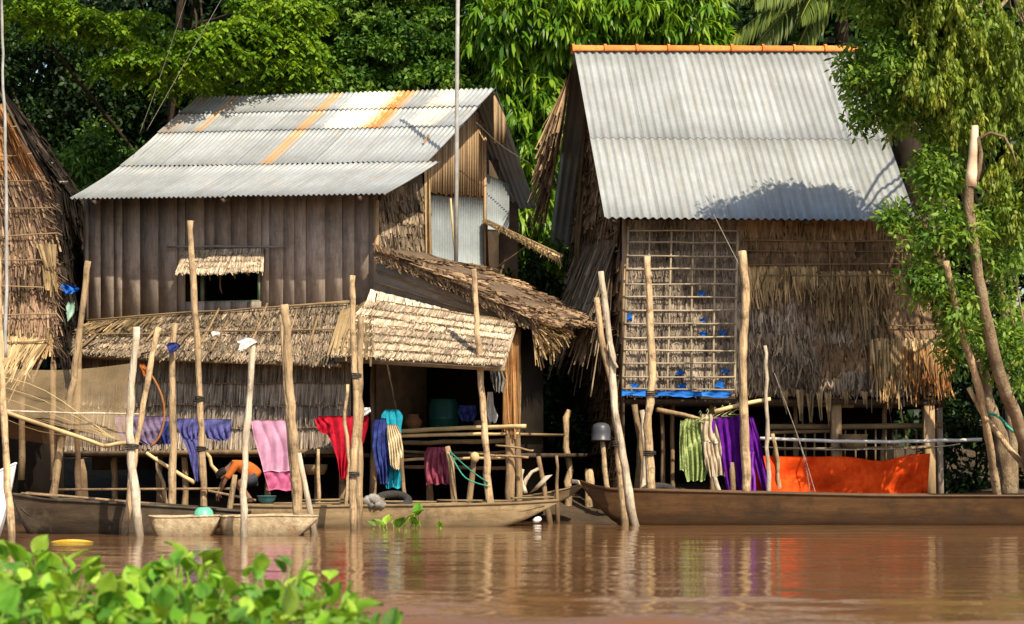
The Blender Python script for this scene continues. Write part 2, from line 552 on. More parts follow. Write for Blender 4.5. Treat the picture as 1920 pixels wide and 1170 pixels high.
# ------------------------------------------------------------------ shared builders
def course(mb, TL, TR, BL, BR, out, w=0.05, lay=2, over=0.35, proud=0.05, ragged=0.22, lean=0.15, tvar=0.35, point=0.5, base=0.0):
    """one row of hanging palm leaf strips between a top and a bottom line"""
    TL, TR, BL, BR, out = [np.asarray(x, float) for x in (TL, TR, BL, BR, out)]
    L = max(np.linalg.norm(TR - TL), np.linalg.norm(BR - BL))
    w = w * 0.85
    n = max(3, int(L / w * lay * 1.15))
    u = (np.arange(n) + rng.uniform(-0.9, 0.9, n)) / n
    u = np.clip(u, 0, 1)
    du = rng.normal(0, lean * w / L, n) * 1.1
    top = TL + (TR - TL) * u[:, None]
    ub = np.clip(u + du * rng.choice([0.6, 1.0, 2.2], n, p=[0.5, 0.35, 0.15]), -0.01, 1.01)
    bot = BL + (BR - BL) * ub[:, None]
    ph0 = rng.uniform(0, 6)
    thin = rng.random(n) < 0.3
    ln = 1 + over + rng.normal(0, ragged, n) + ragged * 0.9 * np.sin(u * L * 3.1 + ph0) * np.sin(u * L * 1.3 + 2 * ph0)
    ln[thin] += np.abs(rng.normal(0, ragged * 0.8, thin.sum()))
    start = -rng.uniform(0.0, 0.12, n)
    d = bot - top
    U = nrm(TR - TL)
    ww = w * rng.uniform(0.55, 1.5, n) / 2
    ww[thin] *= 0.35
    lay_off = rng.uniform(0, 0.02, n)
    fr = [start, (start + ln) * 0.55, ln]
    ws = [ww, ww * rng.uniform(0.8, 1.1, n), ww * (1 - point * rng.uniform(0.3, 1.0, n))]
    po = [0.004 + lay_off + base, base + proud * 0.55 + lay_off, base + proud * rng.uniform(0.6, 1.5, n) + lay_off]
    tw = rng.normal(0, 0.012, n)
    V = np.zeros((n, 6, 3))
    for k in range(3):
        c = top + d * fr[k][:, None] + out * np.asarray(po[k])[:, None] if np.ndim(po[k]) else top + d * fr[k][:, None] + out * po[k]
        V[:, 2 * k] = c - U * ws[k][:, None] - out * (tw * k / 2)[:, None]
        V[:, 2 * k + 1] = c + U * ws[k][:, None] + out * (tw * k / 2)[:, None]
    b = np.arange(n)[:, None] * 6
    Q = np.concatenate([b + np.array([0, 2, 3, 1]), b + np.array([2, 4, 5, 3])])
    patch = 0.5 * tvar * np.sin(u * L * 2.1 + ph0) + 0.35 * tvar * np.sin(u * L * 5.3 + 2 * ph0)
    t = np.clip(rng.normal(1, tvar, n) + patch, 0.25, 1.9)
    t[thin] *= 1.15
    mb.add(V.reshape(-1, 3), Q, None, np.repeat(t, 6))
    return mb


def thatch(parent, mat, TL, TR, BL, BR, rows, out, name='thatch_course', back=True, split=True, batten=None, **kw):
    """a thatched surface: courses lapped like shingles over a thin backing"""
    TL, TR, BL, BR = [np.asarray(x, float) for x in (TL, TR, BL, BR)]
    out = nrm(out)
    for k in range(rows):
        a, b = k / rows, (k + 1) / rows
        mb = MB()
        course(mb, lerp(TL, BL, a), lerp(TR, BR, a), lerp(TL, BL, b), lerp(TR, BR, b), out, **kw)
        mb.build(name, mat, parent)
    if back:
        mb = MB()
        o_ = out * 0.05
        mb.slab(TL - o_, TR - o_, BR - o_, BL - o_, out, 0.03, 0.7)
        mb.build('backing', mat, parent)
    if batten:
        for k in range(batten[0]):
            f = (k + batten[2]) / batten[0]
            mb = MB()
            m = 7
            pts = [lerp(lerp(TL, TR, i / (m - 1)), lerp(BL, BR, i / (m - 1)), f) + out * (batten[1] + 0.05) + rng.normal(0, 0.012, 3) for i in range(m)]
            mb.tube(pts, batten[1], 5)
            mb.build('batten', batten[3], parent)


def corr_sheet(TL, TR, BL, BR, out, pitch, amp, uv0, uv1, th=0.004, nv=4, sag=0.0, per=6, total=None):
    TL, TR, BL, BR = [np.asarray(x, float) for x in (TL, TR, BL, BR)]
    L = np.linalg.norm(BR - BL)
    waves = max(2, round(L / pitch))
    n = int(waves * per * 1.34) + 1
    u = np.linspace(0, 1, n)
    v = np.linspace(0, 1, nv)
    G = (BL + (BR - BL) * u[None, :, None]) * (1 - v)[:, None, None] + (TL + (TR - TL) * u[None, :, None]) * v[:, None, None]
    wav = np.cos((lerp(uv0[0], uv1[0], u) * total if total else u * waves) * 2 * math.pi) * amp
    G = G + out * (wav[None, :, None] - sag * (4 * v * (1 - v))[:, None, None])
    uv = np.zeros((nv, n, 3))
    uv[:, :, 0] = lerp(uv0[0], uv1[0], u)[None, :]
    uv[:, :, 1] = lerp(uv0[1], uv1[1], v)[:, None]
    mb = MB()
    mb.shell(G, out, th, 1.0, uv)
    return mb


def polyline(pts, n, jitter=0.0):
    """resample a polyline smoothly (Catmull-Rom)"""
    pts = np.asarray(pts, float)
    d = np.concatenate([[0], np.cumsum(np.linalg.norm(np.diff(pts, axis=0), axis=1))])
    s = np.linspace(0, d[-1], n)
    res = []
    m = len(pts)
    for x in s:
        i = min(max(np.searchsorted(d, x) - 1, 0), m - 2)
        f = (x - d[i]) / max(d[i + 1] - d[i], 1e-9)
        p0, p1, p2, p3 = pts[max(i - 1, 0)], pts[i], pts[i + 1], pts[min(i + 2, m - 1)]
        q = 0.5 * ((2 * p1) + (p2 - p0) * f + (2 * p0 - 5 * p1 + 4 * p2 - p3) * f ** 2 + (3 * p1 - p0 - 3 * p2 + p3) * f ** 3)
        res.append(q)
    res = np.array(res)
    if jitter:
        j = rng.normal(0, jitter, res.shape)
        j[0] = 0
        res += j
    return res


def stick(mb, pts, r0, r1, n=16, jitter=0.012, sides=8, knot=0.12):
    ln_ = sum(np.linalg.norm(np.asarray(b) - np.asarray(a)) for a, b in zip(pts[:-1], pts[1:]))
    n = int(min(n, max(5, ln_ / 0.22)))
    p = polyline(pts, n, jitter * 0.8)
    r = np.linspace(r0, r1, n) * (1 + rng.uniform(-knot, knot, n))
    mb.tube(p, r, sides, np.clip(rng.normal(1, 0.16, n), 0.55, 1.25))
    return mb

# ================================================================== THE SETTING
def bank_h(x, y):
    base = np.interp(y, [0, 36, 40, 42, 44.5, 48, 56, 75, 140, 900], [-2.2, -1.6, -0.35, 0.05, 0.45, 0.9, 1.3, 2.2, 3.5, 6])
    return base + 0.12 * np.sin(x * 0.9 + y * 0.4) * (y > 38) + 0.07 * np.sin(x * 2.7 - y * 1.3) * (y > 40)


gx = np.concatenate([np.linspace(-700, -30, 12), np.linspace(-24, 24, 97), np.linspace(30, 700, 12)])
gy = np.concatenate([np.linspace(-60, 30, 8), np.linspace(34, 62, 80), np.linspace(66, 900, 16)])
GX, GY = np.meshgrid(gx, gy)
g = MB()
g.grid(np.stack([GX, GY, bank_h(GX, GY)], -1))
kind(g.build('ground', M['mud'], smooth=True, origin=(0, 0, 0)), 'structure')

# --- muddy river: real ripples near the camera's view plus fine bump
wm = NT('river_water')
wc = wm.coord((0.55, 1.0, 1.0))
w1 = wm.noise(wm.coord((0.3, 1.0, 1.0)), 1.3, 3, 0.55, 0.4)
w2 = wm.noise(wm.coord((0.32, 1.2, 1.0)), 5.0, 3, 0.6, 0.3)
w3 = wm.noise(wm.coord((0.12, 0.35, 1.0)), 1.0, 2, 0.5)
sy = wm.n('ShaderNodeSeparateXYZ')
wm.l(wm.coord((1, 1, 1)), sy.inputs[0])
breeze = wm.n('ShaderNodeMapRange')
breeze.inputs[1].default_value, breeze.inputs[2].default_value = 21.0, 16.0
breeze.inputs[3].default_value, breeze.inputs[4].default_value = 0.0, 1.0
wm.l(wm.math('MULTIPLY_ADD', w3, 5.0, sy.outputs[1]), breeze.inputs[0])
amp2 = wm.math('MULTIPLY_ADD', breeze.outputs[0], 1.6, wm.math('MULTIPLY_ADD', w3, 0.7, 0.02))
hgt = wm.math('ADD', wm.math('MULTIPLY', w1, 0.75), wm.math('MULTIPLY', w2, amp2))
col = wm.mix(wm.ramp(w3, [(0.35, 0.0), (0.65, 1.0)]), (0.145, 0.068, 0.028, 1), (0.18, 0.09, 0.039, 1))
wm.l(col, wm.b.inputs['Base Color'])
wm.b.inputs['Roughness'].default_value = 0.03
wm.b.inputs['IOR'].default_value = 1.33
wm.b.inputs['Specular IOR Level'].default_value = 0.5
wm.bump(hgt, 0.22, 0.10)
wx = np.concatenate([np.linspace(-700, -30, 10), np.linspace(-24, -11.6, 20), np.linspace(-11.4, 11.4, 190), np.linspace(11.6, 24, 20), np.linspace(30, 700, 10)])
wy = np.concatenate([np.linspace(-60, 8, 6), np.linspace(10, 42, 620), np.linspace(42.3, 46, 10)])
WX, WY = np.meshgrid(wx, wy)
WZ = np.zeros_like(WX)
wr = np.random.default_rng(21)
for lam, slope in [(l_, s_) for l_, s_ in ((3.1, 0.006), (2.2, 0.008), (1.6, 0.010), (1.2, 0.012), (0.9, 0.014), (0.7, 0.014), (0.52, 0.014), (0.4, 0.012), (0.31, 0.010)) for _ in range(2)]:
    an = wr.normal(0, 0.35)
    k_ = 2 * math.pi / lam
    ph = k_ * (math.sin(an) * WX + math.cos(an) * WY) + wr.uniform(0, 6.28) + 1.2 * np.sin(WX * wr.uniform(0.2, 0.6) + WY * wr.uniform(0.1, 0.4) + wr.uniform(0, 6))
    env = 0.55 + 0.45 * np.sin(WX * wr.uniform(0.15, 0.5) + wr.uniform(0, 6)) * np.sin(WY * wr.uniform(0.3, 0.9) + WX * wr.uniform(-0.2, 0.2) + wr.uniform(0, 6))
    WZ += slope / k_ * np.sin(ph) * env
near = np.interp(WY + 0.6 * np.sin(WX * 0.7), [14, 17.2, 19, 21, 32, 40, 46], [7.5, 6.5, 3.4, 1.3, 1.0, 0.65, 0.3])
WZ *= near * (np.abs(WX) < 26) * (WY > 9)
g = MB()
g.grid(np.stack([WX, WY, WZ], -1))
kind(g.build('river', wm.m, smooth=True, origin=(0, 0, 0)), 'structure')

# ================================================================== HOUSE WITH THE TIN ROOF (left of centre)
F1 = Frame(707, 42.0, 24)
h1 = thing('stilt_house', 'plank walled stilt house with rusty tin roof and thatch awning, left of centre', 'house', F1.W(-3, 2, 0.3))
OUT1 = -F1.v3()
SIDE1 = F1.u3()

# roof anchors
te = F1.t(724, -0.85)                       # right rake
vk = F1.vv(818, te)
vr = F1.vv(931, te)
ER, EL = F1.at(724, 363, -0.85), F1.at(131, 373, -0.85)
KR = F1.W(te, vk, 0); KR[2] = zat(303, KR[1])
KL = F1.at(226, 313, vk)
RR = F1.W(te, vr, 0); RR[2] = zat(170, RR[1])
RL = F1.at(372, 187, vr)


def nrm3(a, b, c):
    n = nrm(np.cross(np.asarray(b) - a, np.asarray(c) - a))
    return n if n[2] > 0 else -n


def roof_rows(parent, mat, rows, ncol, pitch, amp, th=0.004, name='roof_sheet', lapv=0.10, lift=0.012, lap1=0.10, sag=0.02):
    """rows: list of (BL, BR, TL, TR, v0, v1) from eave to ridge; sheets lap the row below"""
    for k, (BL, BR, TL, TR, v0, v1) in enumerate(rows):
        n = nrm3(BL, BR, TL)
        if k == 0:
            total = round(np.linalg.norm(BR - BL) / pitch)
        for c in range(ncol):
            a, b = c / ncol, (c + 1) / ncol + (0.5 / total if c < ncol - 1 else 0.0)
            f = (lapv if k != 1 else lap1) / np.linalg.norm(TL - BL) if k else 0.0
            bl, br = lerp(BL, BR, a), lerp(BL, BR, b)
            tl, tr = lerp(TL, TR, a), lerp(TL, TR, b)
            jit = rng.uniform(-0.02, 0.02) if 'tin' in mat.name else rng.uniform(-0.004, 0.004)
            off = n * (k * lift + (0.0 if c % 2 else 0.005))
            bl, br = bl + (bl - tl) * f + (tl - bl) * jit * 0.5 + off, br + (br - tr) * f + (tr - br) * jit * 0.5 + off
            mb = corr_sheet(tl + off, tr + off, bl, br, n, pitch, amp, (a, v0), (b, v1), th, 4, sag * rng.uniform(0.3, 1.2), total=total)
            mb.build(name, mat, parent, smooth=True)


KR2, KL2 = lerp(KR, KL, 0.02), KL.copy()
roof1 = MB()
for q in (0.08, 0.5, 0.92):                  # rafters carrying the sheets
    for A, B in ((EL, KL), (KL, RL)):
        pass
    roof1.bar(lerp(EL, ER, q) - (0, 0, 0.09), lerp(KL, KR, q) - (0, 0, 0.09), 0.07, 0.09)
    roof1.bar(lerp(KL, KR, q) - (0, 0, 0.10), lerp(RL, RR, q) - (0, 0, 0.10), 0.07, 0.09)
roof1 = roof1.build('roof', M['plank_dark'], h1)
rows1 = [(EL, ER + (ER - EL) * 0.004, KL, KR + (KR - KL) * 0.014, 0.0, 0.36)]
fr = [0.0, 0.50, 0.77, 1.0]
vvv = [0.36, 0.65, 0.83, 1.0]
for k in range(3):
    rows1.append((lerp(KL, RL, fr[k]), lerp(KR2, RR, fr[k]), lerp(KL, RL, fr[k + 1]), lerp(KR2, RR, fr[k + 1]), vvv[k], vvv[k + 1]))
roof_rows(roof1, M['tin'], rows1, 8, 0.115, 0.018, lap1=0.02, lift=0.02)
# back slope of the same roof
BRR = F1.W(te - 0.25, vr + 2.7, RR[2] - 2.2)
BRL = F1.W(F1.t(372, vr), vr + 2.7, RL[2] - 2.2)
roof_rows(roof1, M['tin'], [(BRL, BRR, RL + (0, 0, -0.03), RR + (0, 0, -0.03), 0, 1)], 6, 0.115, 0.017)


def roofz1(v):
    """height of the underside of the front slope above the side wall"""
    if v < vk:
        return lerp(ER[2], KR[2], (v + 0.85) / (vk + 0.85)) - 0.10
    if v < vr:
        return lerp(KR[2], RR[2], (v - vk) / (vr - vk)) - 0.12
    return RR[2] - 0.14 - (v - vr) * 2.3 / 3.2


# plank front wall, each board a part, with the window opening left free
wall1 = MB()
tl = F1.t(166, 0)
wall1.bar(F1.W(tl, 0.10, zat(376, 45) - 0.1), F1.W(0, 0.10, zat(372, 42) - 0.05), 0.08, 0.10)
wall1.bar(F1.W(tl, 0.10, zat(585, 45)), F1.W(0, 0.10, zat(565, 42)), 0.08, 0.10)
wall1 = wall1.build('wall', M['plank_dark'], h1)
t = tl
i = 0
tw0, tw1 = F1.t(378, 0), F1.t(488, 0)
while t < -0.02:
    w = random.choice((0.2, 0.26, 0.32, 0.38, 0.45))
    if t + w > -0.16:
        w = -t
    f = (t - tl) / (0 - tl)
    Yp = F1.W(t, 0, 0)[1]
    ztop = zat(lerp(366, 356, f), Yp) + random.uniform(0, 0.05)
    zbot = zat(lerp(606, 572, f), Yp) + random.uniform(-0.06, 0.03)
    dv = random.uniform(-0.008, 0.008) - (0.012 if i % 4 == 1 else 0)
    segs = [(zbot, ztop)]
    if t + w > tw0 and t < tw1:
        segs = [(zbot, zat(566, Yp)), (zat(508, Yp), ztop)]
    tilt = random.uniform(-0.012, 0.012)
    for z0, z1 in segs:
        mb = MB()
        g0 = random.choice((0.002, 0.003, 0.008))
        c = [F1.W(t + g0, dv, z0), F1.W(t + w - g0, dv, z0), F1.W(t + w - g0, dv + 0.025, z0), F1.W(t + g0, dv + 0.025, z0),
             F1.W(t + g0 + tilt, dv, z1), F1.W(t + w - g0 + tilt, dv, z1), F1.W(t + w - g0 + tilt, dv + 0.025, z1), F1.W(t + g0 + tilt, dv + 0.025, z1)]
        mb.hexa(c)
        mb.build('plank', M['plank'], wall1)
    t += w
    i += 1
# lining behind the boards, the darkness inside put into its near-black colour
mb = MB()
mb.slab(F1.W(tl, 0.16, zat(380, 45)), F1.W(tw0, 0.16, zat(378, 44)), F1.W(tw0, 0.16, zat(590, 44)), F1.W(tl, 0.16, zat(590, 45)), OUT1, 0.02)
mb.build('wall_lining', M['painted_shade'], h1)
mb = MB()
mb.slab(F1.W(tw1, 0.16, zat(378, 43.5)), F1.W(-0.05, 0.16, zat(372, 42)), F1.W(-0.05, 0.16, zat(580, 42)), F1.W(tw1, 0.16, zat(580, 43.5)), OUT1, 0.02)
mb.build('wall_lining', M['painted_shade'], h1)
# corner boards
for a, m_ in ((tl - 0.03, 'plank'), (0.0, 'slat')):
    Yp = F1.W(a, 0, 0)[1]
    mb = MB()
    mb.bar(F1.W(a, -0.03, zat(600, Yp)), F1.W(a, -0.03, zat(376, Yp)), 0.10, 0.05, up=F1.v3())
    mb.build('corner_board', M[m_], h1)
# window: frame, curtain strips, sill clutter
win = MB()
yw = F1.W(tw0, 0, 0)[1]
for px in (380, 487):
    a = F1.at(px, 508, 0.06); b = F1.at(px, 567, 0.06)
    win.bar(a, b, 0.06, 0.08, up=F1.v3())
win.bar(F1.at(378, 567, 0.05), F1.at(489, 565, 0.05), 0.08, 0.05)
win = win.build('window', rough_mat('window_green', (0.10, 0.14, 0.08), (0.17, 0.20, 0.12)), h1)
for px, L in ((391, 22), (412, 45), (437, 18), (463, 14)):
    mb = MB()
    mb.tube(polyline([F1.at(px, 505, 0.05), F1.at(px + 2, 505 + L * 0.5, 0.06), F1.at(px + 4, 505 + L, 0.05)], 5, 0.01), [0.02, 0.022, 0.018, 0.02, 0.008], 5)
    mb.build('hanging_strip', M['thatch_brown'], win)
# thatch flap over the window, on a rod
rod = MB()
rod.tube(polyline([F1.at(313, 463, -0.10), F1.at(420, 462, -0.12), F1.at(532, 463, -0.10)], 8, 0.005), 0.022, 6)
rod.build('rod', M['mast'], h1)
flap = MB()
flap.slab(F1.at(343, 473, -0.07), F1.at(496, 466, -0.07), F1.at(492, 508, -0.42), F1.at(334, 513, -0.42), nrm(OUT1 + (0, 0, 0.6)), 0.02)
flap = flap.build('window_flap', M['thatch_dark'], h1)
thatch(flap, M['thatch_pale'], F1.at(345, 472, -0.08), F1.at(495, 466, -0.08), F1.at(331, 511, -0.45), F1.at(494, 507, -0.45), 4, nrm(OUT1 + (0, 0, 0.8)), back=False,
       w=0.022, lay=4, over=0.3, proud=0.015, ragged=0.18, tvar=0.26)

# gable side wall (faces right)
def gable_pt(v, z, o=0.0):
    return F1.W(0.0 + o, v, z)


v800, v905, v935 = F1.vv(801, 0), F1.vv(903, 0), F1.vv(935, 0)
zann = lambda v: zat(480, F1.W(0, v, 0)[1])
gw = MB()
gw.slab(gable_pt(0.02, roofz1(0.02)), gable_pt(v935, roofz1(v935)), gable_pt(v935, 1.8), gable_pt(0.02, 1.8), SIDE1, 0.05)
gw.hexa([gable_pt(vk * 0.6, roofz1(0.02), -0.05), gable_pt(v935 - 0.01, roofz1(0.02), -0.05), gable_pt(v935 - 0.01, roofz1(0.02), -0.01), gable_pt(vk * 0.6, roofz1(0.02), -0.01),
         gable_pt(vk, roofz1(vk), -0.05), gable_pt(v935 - 0.01, roofz1(v935), -0.05), gable_pt(v935 - 0.01, roofz1(v935), -0.01), gable_pt(vk, roofz1(vk), -0.01)])
gwall = gw.build('gable_wall', M['thatch_dark'], h1)
nrow = 7
for k in range(nrow):
    va, vb = 0.05, v800
    za0, za1 = roofz1(0.05), min(roofz1(0.05) + 0.32, roofz1(v800))
    zb = zat(500, 42.5)
    mb = MB()
    course(mb, gable_pt(va, lerp(za0, zb, k / nrow), 0.01), gable_pt(vb, lerp(za1, zb, k / nrow), 0.01), gable_pt(va, lerp(za0, zb, (k + 1) / nrow), 0.01),
           gable_pt(vb, lerp(za1, zb, (k + 1) / nrow), 0.01), SIDE1, w=0.035, lay=3.4, over=0.25, proud=0.03, ragged=0.12, lean=1.6)
    mb.build('thatch_course', M['thatch_old'], gwall)
mb = MB()
course(mb, gable_pt(v800 - 0.25, roofz1(v800) - 0.1, 0.03), gable_pt(v800 + 0.02, roofz1(v800), 0.03), gable_pt(v800 - 0.25, zat(480, 43), 0.03), gable_pt(v800 + 0.02, zat(480, 43), 0.03), SIDE1,
       w=0.04, lay=3, over=0, proud=0.05, ragged=0.02)
mb.build('thatch_course', M['thatch_gold'], gwall)
# upright slats high in the gable
ns = 22
for k in range(ns):
    va, vb = lerp(v800 + 0.03, v905, k / ns), lerp(v800 + 0.03, v905, (k + 1) / ns)
    zt = roofz1(va) - random.uniform(0.02, 0.12)
    zb = zat(lerp(362, 370, k / ns), F1.W(0, va, 0)[1]) + random.uniform(-0.03, 0.03)
    mb = MB()
    dv = random.uniform(0.03, 0.05)
    mb.hexa([gable_pt(va + 0.006, zb, dv), gable_pt(va + 0.006, zb, dv + 0.02), gable_pt(vb - 0.004, zb, dv + 0.02), gable_pt(vb - 0.004, zb, dv),
             gable_pt(va + 0.006, zt, dv), gable_pt(va + 0.006, zt, dv + 0.02), gable_pt(vb - 0.004, zt, dv + 0.02), gable_pt(vb - 0.004, zt, dv)])
    mb.build('slat', M['slat'], gwall)
# tin sheets lower in the gable
for a, b in ((0.0, 0.5), (0.48, 1.0)):
    va, vb = lerp(v800, v905, a), lerp(v800, v905, b)
    tp = zat(366, F1.W(0, va, 0)[1])
    mb = corr_sheet(gable_pt(va, tp, 0.03 + a * 0.02), gable_pt(vb, zat(371, F1.W(0, vb, 0)[1]), 0.03 + a * 0.02), gable_pt(va, tp - 1.6, 0.03 + a * 0.02), gable_pt(vb, tp - 1.62, 0.05),
                    SIDE1, 0.12, 0.012, (a, 0), (b, 1))
    mb.build('tin_sheet', M['tin_wall'], gwall, smooth=True)
zt9 = roofz1(v905 + 0.2)
mb = corr_sheet(gable_pt(v905 + 0.02, zt9 - 0.9, 0.02), gable_pt(v935 + 0.5, zt9 - 1.0, 0.02), gable_pt(v905 + 0.02, zat(425, 46), 0.02), gable_pt(v935 + 0.5, zat(425, 47), 0.02), SIDE1, 0.12, 0.012, (0, 0), (1, 1))
mb.build('tin_sheet', M['tin_wall'], gwall, smooth=True)
# boxed board panel under the ridge, standing proud of the wall
mb = MB()
for k in range(3):
    va, vb = lerp(v905 - 0.05, vr - 0.02, k / 3), lerp(v905 - 0.05, vr - 0.02, (k + 1) / 3)
    zb = zat(270, F1.W(te, va, 0)[1])
    mb.hexa([gable_pt(va + 0.004, zb, te - 0.06), gable_pt(va + 0.004, zb, te - 0.03), gable_pt(vb - 0.004, zb, te - 0.03), gable_pt(vb - 0.004, zb, te - 0.06),
             gable_pt(va + 0.004, roofz1(va) + 0.03, te - 0.06), gable_pt(va + 0.004, roofz1(va) + 0.03, te - 0.03), gable_pt(vb - 0.004, roofz1(vb) + 0.03, te - 0.03), gable_pt(vb - 0.004, roofz1(vb) + 0.03, te - 0.06)],
            [1, 0.8, 1.1][k])
mb.build('gable_panel', M['slat'], gwall)
mb = MB()
mb.bar(gable_pt(v905, roofz1(v905) - 0.25, 0.08), gable_pt(v905, zat(500, 45), 0.08), 0.06, 0.06, up=F1.v3())
mb.build('corner_board', M['slat'], gwall)
# rear walls, upper floor
mb = MB()
mb.slab(F1.W(tl, vr + 2.6, RL[2] - 2), F1.W(0, vr + 2.6, RR[2] - 2), F1.W(0, vr + 2.6, 1.0), F1.W(tl, vr + 2.6, 1.0), F1.v3(), 0.05)
mb.build('rear_wall', M['thatch_dark'], h1)
mb = MB()
mb.slab(F1.W(tl - 0.02, 0.15, zat(380, 45)), F1.W(tl - 0.02, vr + 2.55, RL[2] - 2.2), F1.W(tl - 0.02, vr + 2.55, 1.0), F1.W(tl - 0.02, 0.15, 1.0), -F1.u3(), 0.05)
mb.build('side_wall', M['thatch_dark'], h1)
mb = MB()
zf = zat(612, 44)
mb.slab(F1.W(tl, 0.17, zf), F1.W(-0.08, 0.17, zf), F1.W(-0.08, vr + 2.5, zf), F1.W(tl, vr + 2.5, zf), (0, 0, 1), 0.06)
mb.build('upper_floor', M['plank_dark'], h1)

# thatch awning along the front: old dark length and a new pale length
aw = MB()
AT_L, AT_R = F1.at(168, 604, -0.06), F1.at(655, 566, -0.06)
AB_L, AB_R = F1.at(108, 662, -1.35), F1.at(640, 680, -1.35)
aw.bar(AT_L, AT_R, 0.06, 0.06)
aw.bar(AB_L + (0, 0, -0.06), AB_R + (0, 0, -0.06), 0.06, 0.06)
aw = aw.build('awning', M['bamboo_dark'], h1)
na = nrm3(AB_L, AB_R, AT_L)
thatch(aw, M['thatch_old'], AT_L, AT_R, AB_L, AB_R, 6, na, w=0.026, lay=3.6, over=0.3, proud=0.03, ragged=0.14, lean=2.2, tvar=0.55)
mb = MB()
course(mb, lerp(AT_L, AT_R, 0.0), lerp(AT_L, AT_R, 0.28), lerp(lerp(AT_L, AB_L, 0.42), lerp(AT_R, AB_R, 0.42), 0.0), lerp(lerp(AT_L, AB_L, 0.36), lerp(AT_R, AB_R, 0.36), 0.28), na,
       w=0.06, lay=2, over=0.05, proud=0.09, ragged=0.2, lean=1.0, tvar=0.4)
mb.build('thatch_course', M['thatch_gold'], aw)
for f in (0.06, 0.53):
    mb = MB()
    mb.tube(polyline([lerp(lerp(AT_L, AT_R, s), lerp(AB_L, AB_R, s), f + rng.uniform(-0.02, 0.02)) + na * 0.09 for s in np.linspace(0, 1, 6)], 10, 0.01), 0.02, 5)
    mb.build('batten', M['bamboo_dark'], aw)
for s_, f0, f1 in ((0.10, 0.35, 0.95), (0.32, 0.25, 0.75), (0.52, 0.0, 0.9), (0.57, 0.3, 0.95), (0.70, 0.0, 0.95), (0.82, 0.2, 1.1), (0.90, 0.3, 1.0), (0.45, 0.55, 0.85)):
    mb = MB()
    a = lerp(lerp(AT_L, AT_R, s_), lerp(AB_L, AB_R, s_), f0) + na * 0.10
    b = lerp(lerp(AT_L, AT_R, s_ - 0.015), lerp(AB_L, AB_R, s_ - 0.015), f1) + na * 0.10
    mb.tube(polyline([a, (a + b) / 2 + rng.normal(0, 0.02, 3), b], 5), 0.025, 5)
    mb.build('batten', M['post'], aw)
NT_L, NT_R = F1.at(690, 563, -0.30), F1.at(967, 606, -0.30)
NB_L, NB_R = F1.at(626, 668, -1.45), F1.at(944, 686, -1.55)
nb = nrm3(NB_L, NB_R, NT_L)
aw2 = MB()
aw2.bar(NT_L - nb * 0.08, NT_R - nb * 0.08, 0.06, 0.06)
aw2.bar(NB_L - nb * 0.10, NB_R - nb * 0.10, 0.06, 0.06)
aw2 = aw2.build('awning', M['bamboo_dark'], h1)
thatch(aw2, M['thatch_pale'], NT_L, NT_R, NB_L, NB_R, 7, nb, w=0.021, lay=4.2, over=0.14, proud=0.03, ragged=0.10, lean=1.0, tvar=0.26, base=0.02, batten=(7, 0.010, 0.12, M['bamboo_dark']))
mb = MB()   # tufts above its upper edge
course(mb, F1.at(694, 545, -0.25), F1.at(840, 582, -0.25), F1.at(692, 566, -0.35), F1.at(838, 592, -0.35), nb, w=0.06, lay=2.5, over=0.25, proud=0.03, ragged=0.3, lean=1.2)
mb.build('thatch_course', M['thatch_pale'], aw2)
mb = MB()   # ragged left end hanging over the old length
course(mb, F1.at(640, 590, -0.7), F1.at(700, 572, -0.4), F1.at(618, 672, -1.5), F1.at(700, 672, -1.45), nb, w=0.07, lay=3, over=0.02, proud=0.06, ragged=0.12, lean=1.2, tvar=0.3)
mb.build('thatch_course', M['thatch_gold'], aw2)
mb = MB()
mb.tube(polyline([F1.at(700, 565, -0.34), F1.at(830, 588, -0.36), F1.at(966, 607, -0.36)], 8, 0.008), 0.028, 6)
mb.build('batten', M['bamboo_dark'], aw2)

# lower wall of hung leaves behind the washing
low = MB()
LT_L, LT_R = F1.at(112, 668, -0.82), F1.at(655, 672, -0.82)
LB_L, LB_R = F1.at(112, 842, -0.88), F1.at(655, 838, -0.88)
low.bar(F1.at(72, 851, -1.02), F1.at(655, 846, -1.02), 0.09, 0.09)
low = low.build('lower_wall', M['post'], h1)
thatch(low, M['thatch_grey'], LT_L, LT_R, LB_L, LB_R, 4, OUT1, w=0.03, lay=3.0, over=0.1, proud=0.05, ragged=0.06, lean=1.0, tvar=0.3, batten=(4, 0.012, 0.12, M['bamboo_dark']))
# floors and stilts under it
mb = MB()
zf2 = zat(850, 43)
mb.slab(F1.W(tl - 0.6, -0.80, zf2), F1.W(0.0, -0.80, zf2), F1.W(0.0, 0.03, zf2), F1.W(tl - 0.6, 0.03, zf2), (0, 0, 1), 0.08)
mb.build('lower_floor', M['plank_dark'], h1)
mb = MB()
mb.slab(F1.W(tl - 0.6, 0.05, zf2), F1.W(3.0, 0.05, zf2), F1.W(3.0, 5.5, zf2), F1.W(tl - 0.6, 5.5, zf2), (0, 0, 1), 0.08)
mb.build('lower_floor', M['plank_dark'], h1)
for px, v in ((90, 0.4), (148, 0.3), (215, 0.6), (300, 0.5), (345, 0.2), (500, 0.4), (597, 0.5), (640, 0.3), (700, 0.6), (805, 1.2)):
    v -= 0.9
    a = F1.at(px, 850, v)
    b = a.copy(); b[2] = -0.2
    a[2] = zf2
    mb = MB()
    stick(mb, [b, (a + b) / 2 + rng.normal(0, 0.03, 3), a], 0.075, 0.06, 8)
    mb.build('stilt', M['post'], h1)
mb = MB()   # dark sheet far under the floor, the shade there put into its colour
mb.slab(F1.W(tl - 0.8, 2.6, zf2 + 0.1), F1.W(2.3, 2.6, zf2 + 0.1), F1.W(2.3, 2.6, -0.3), F1.W(tl - 0.8, 2.6, -0.3), OUT1, 0.05)
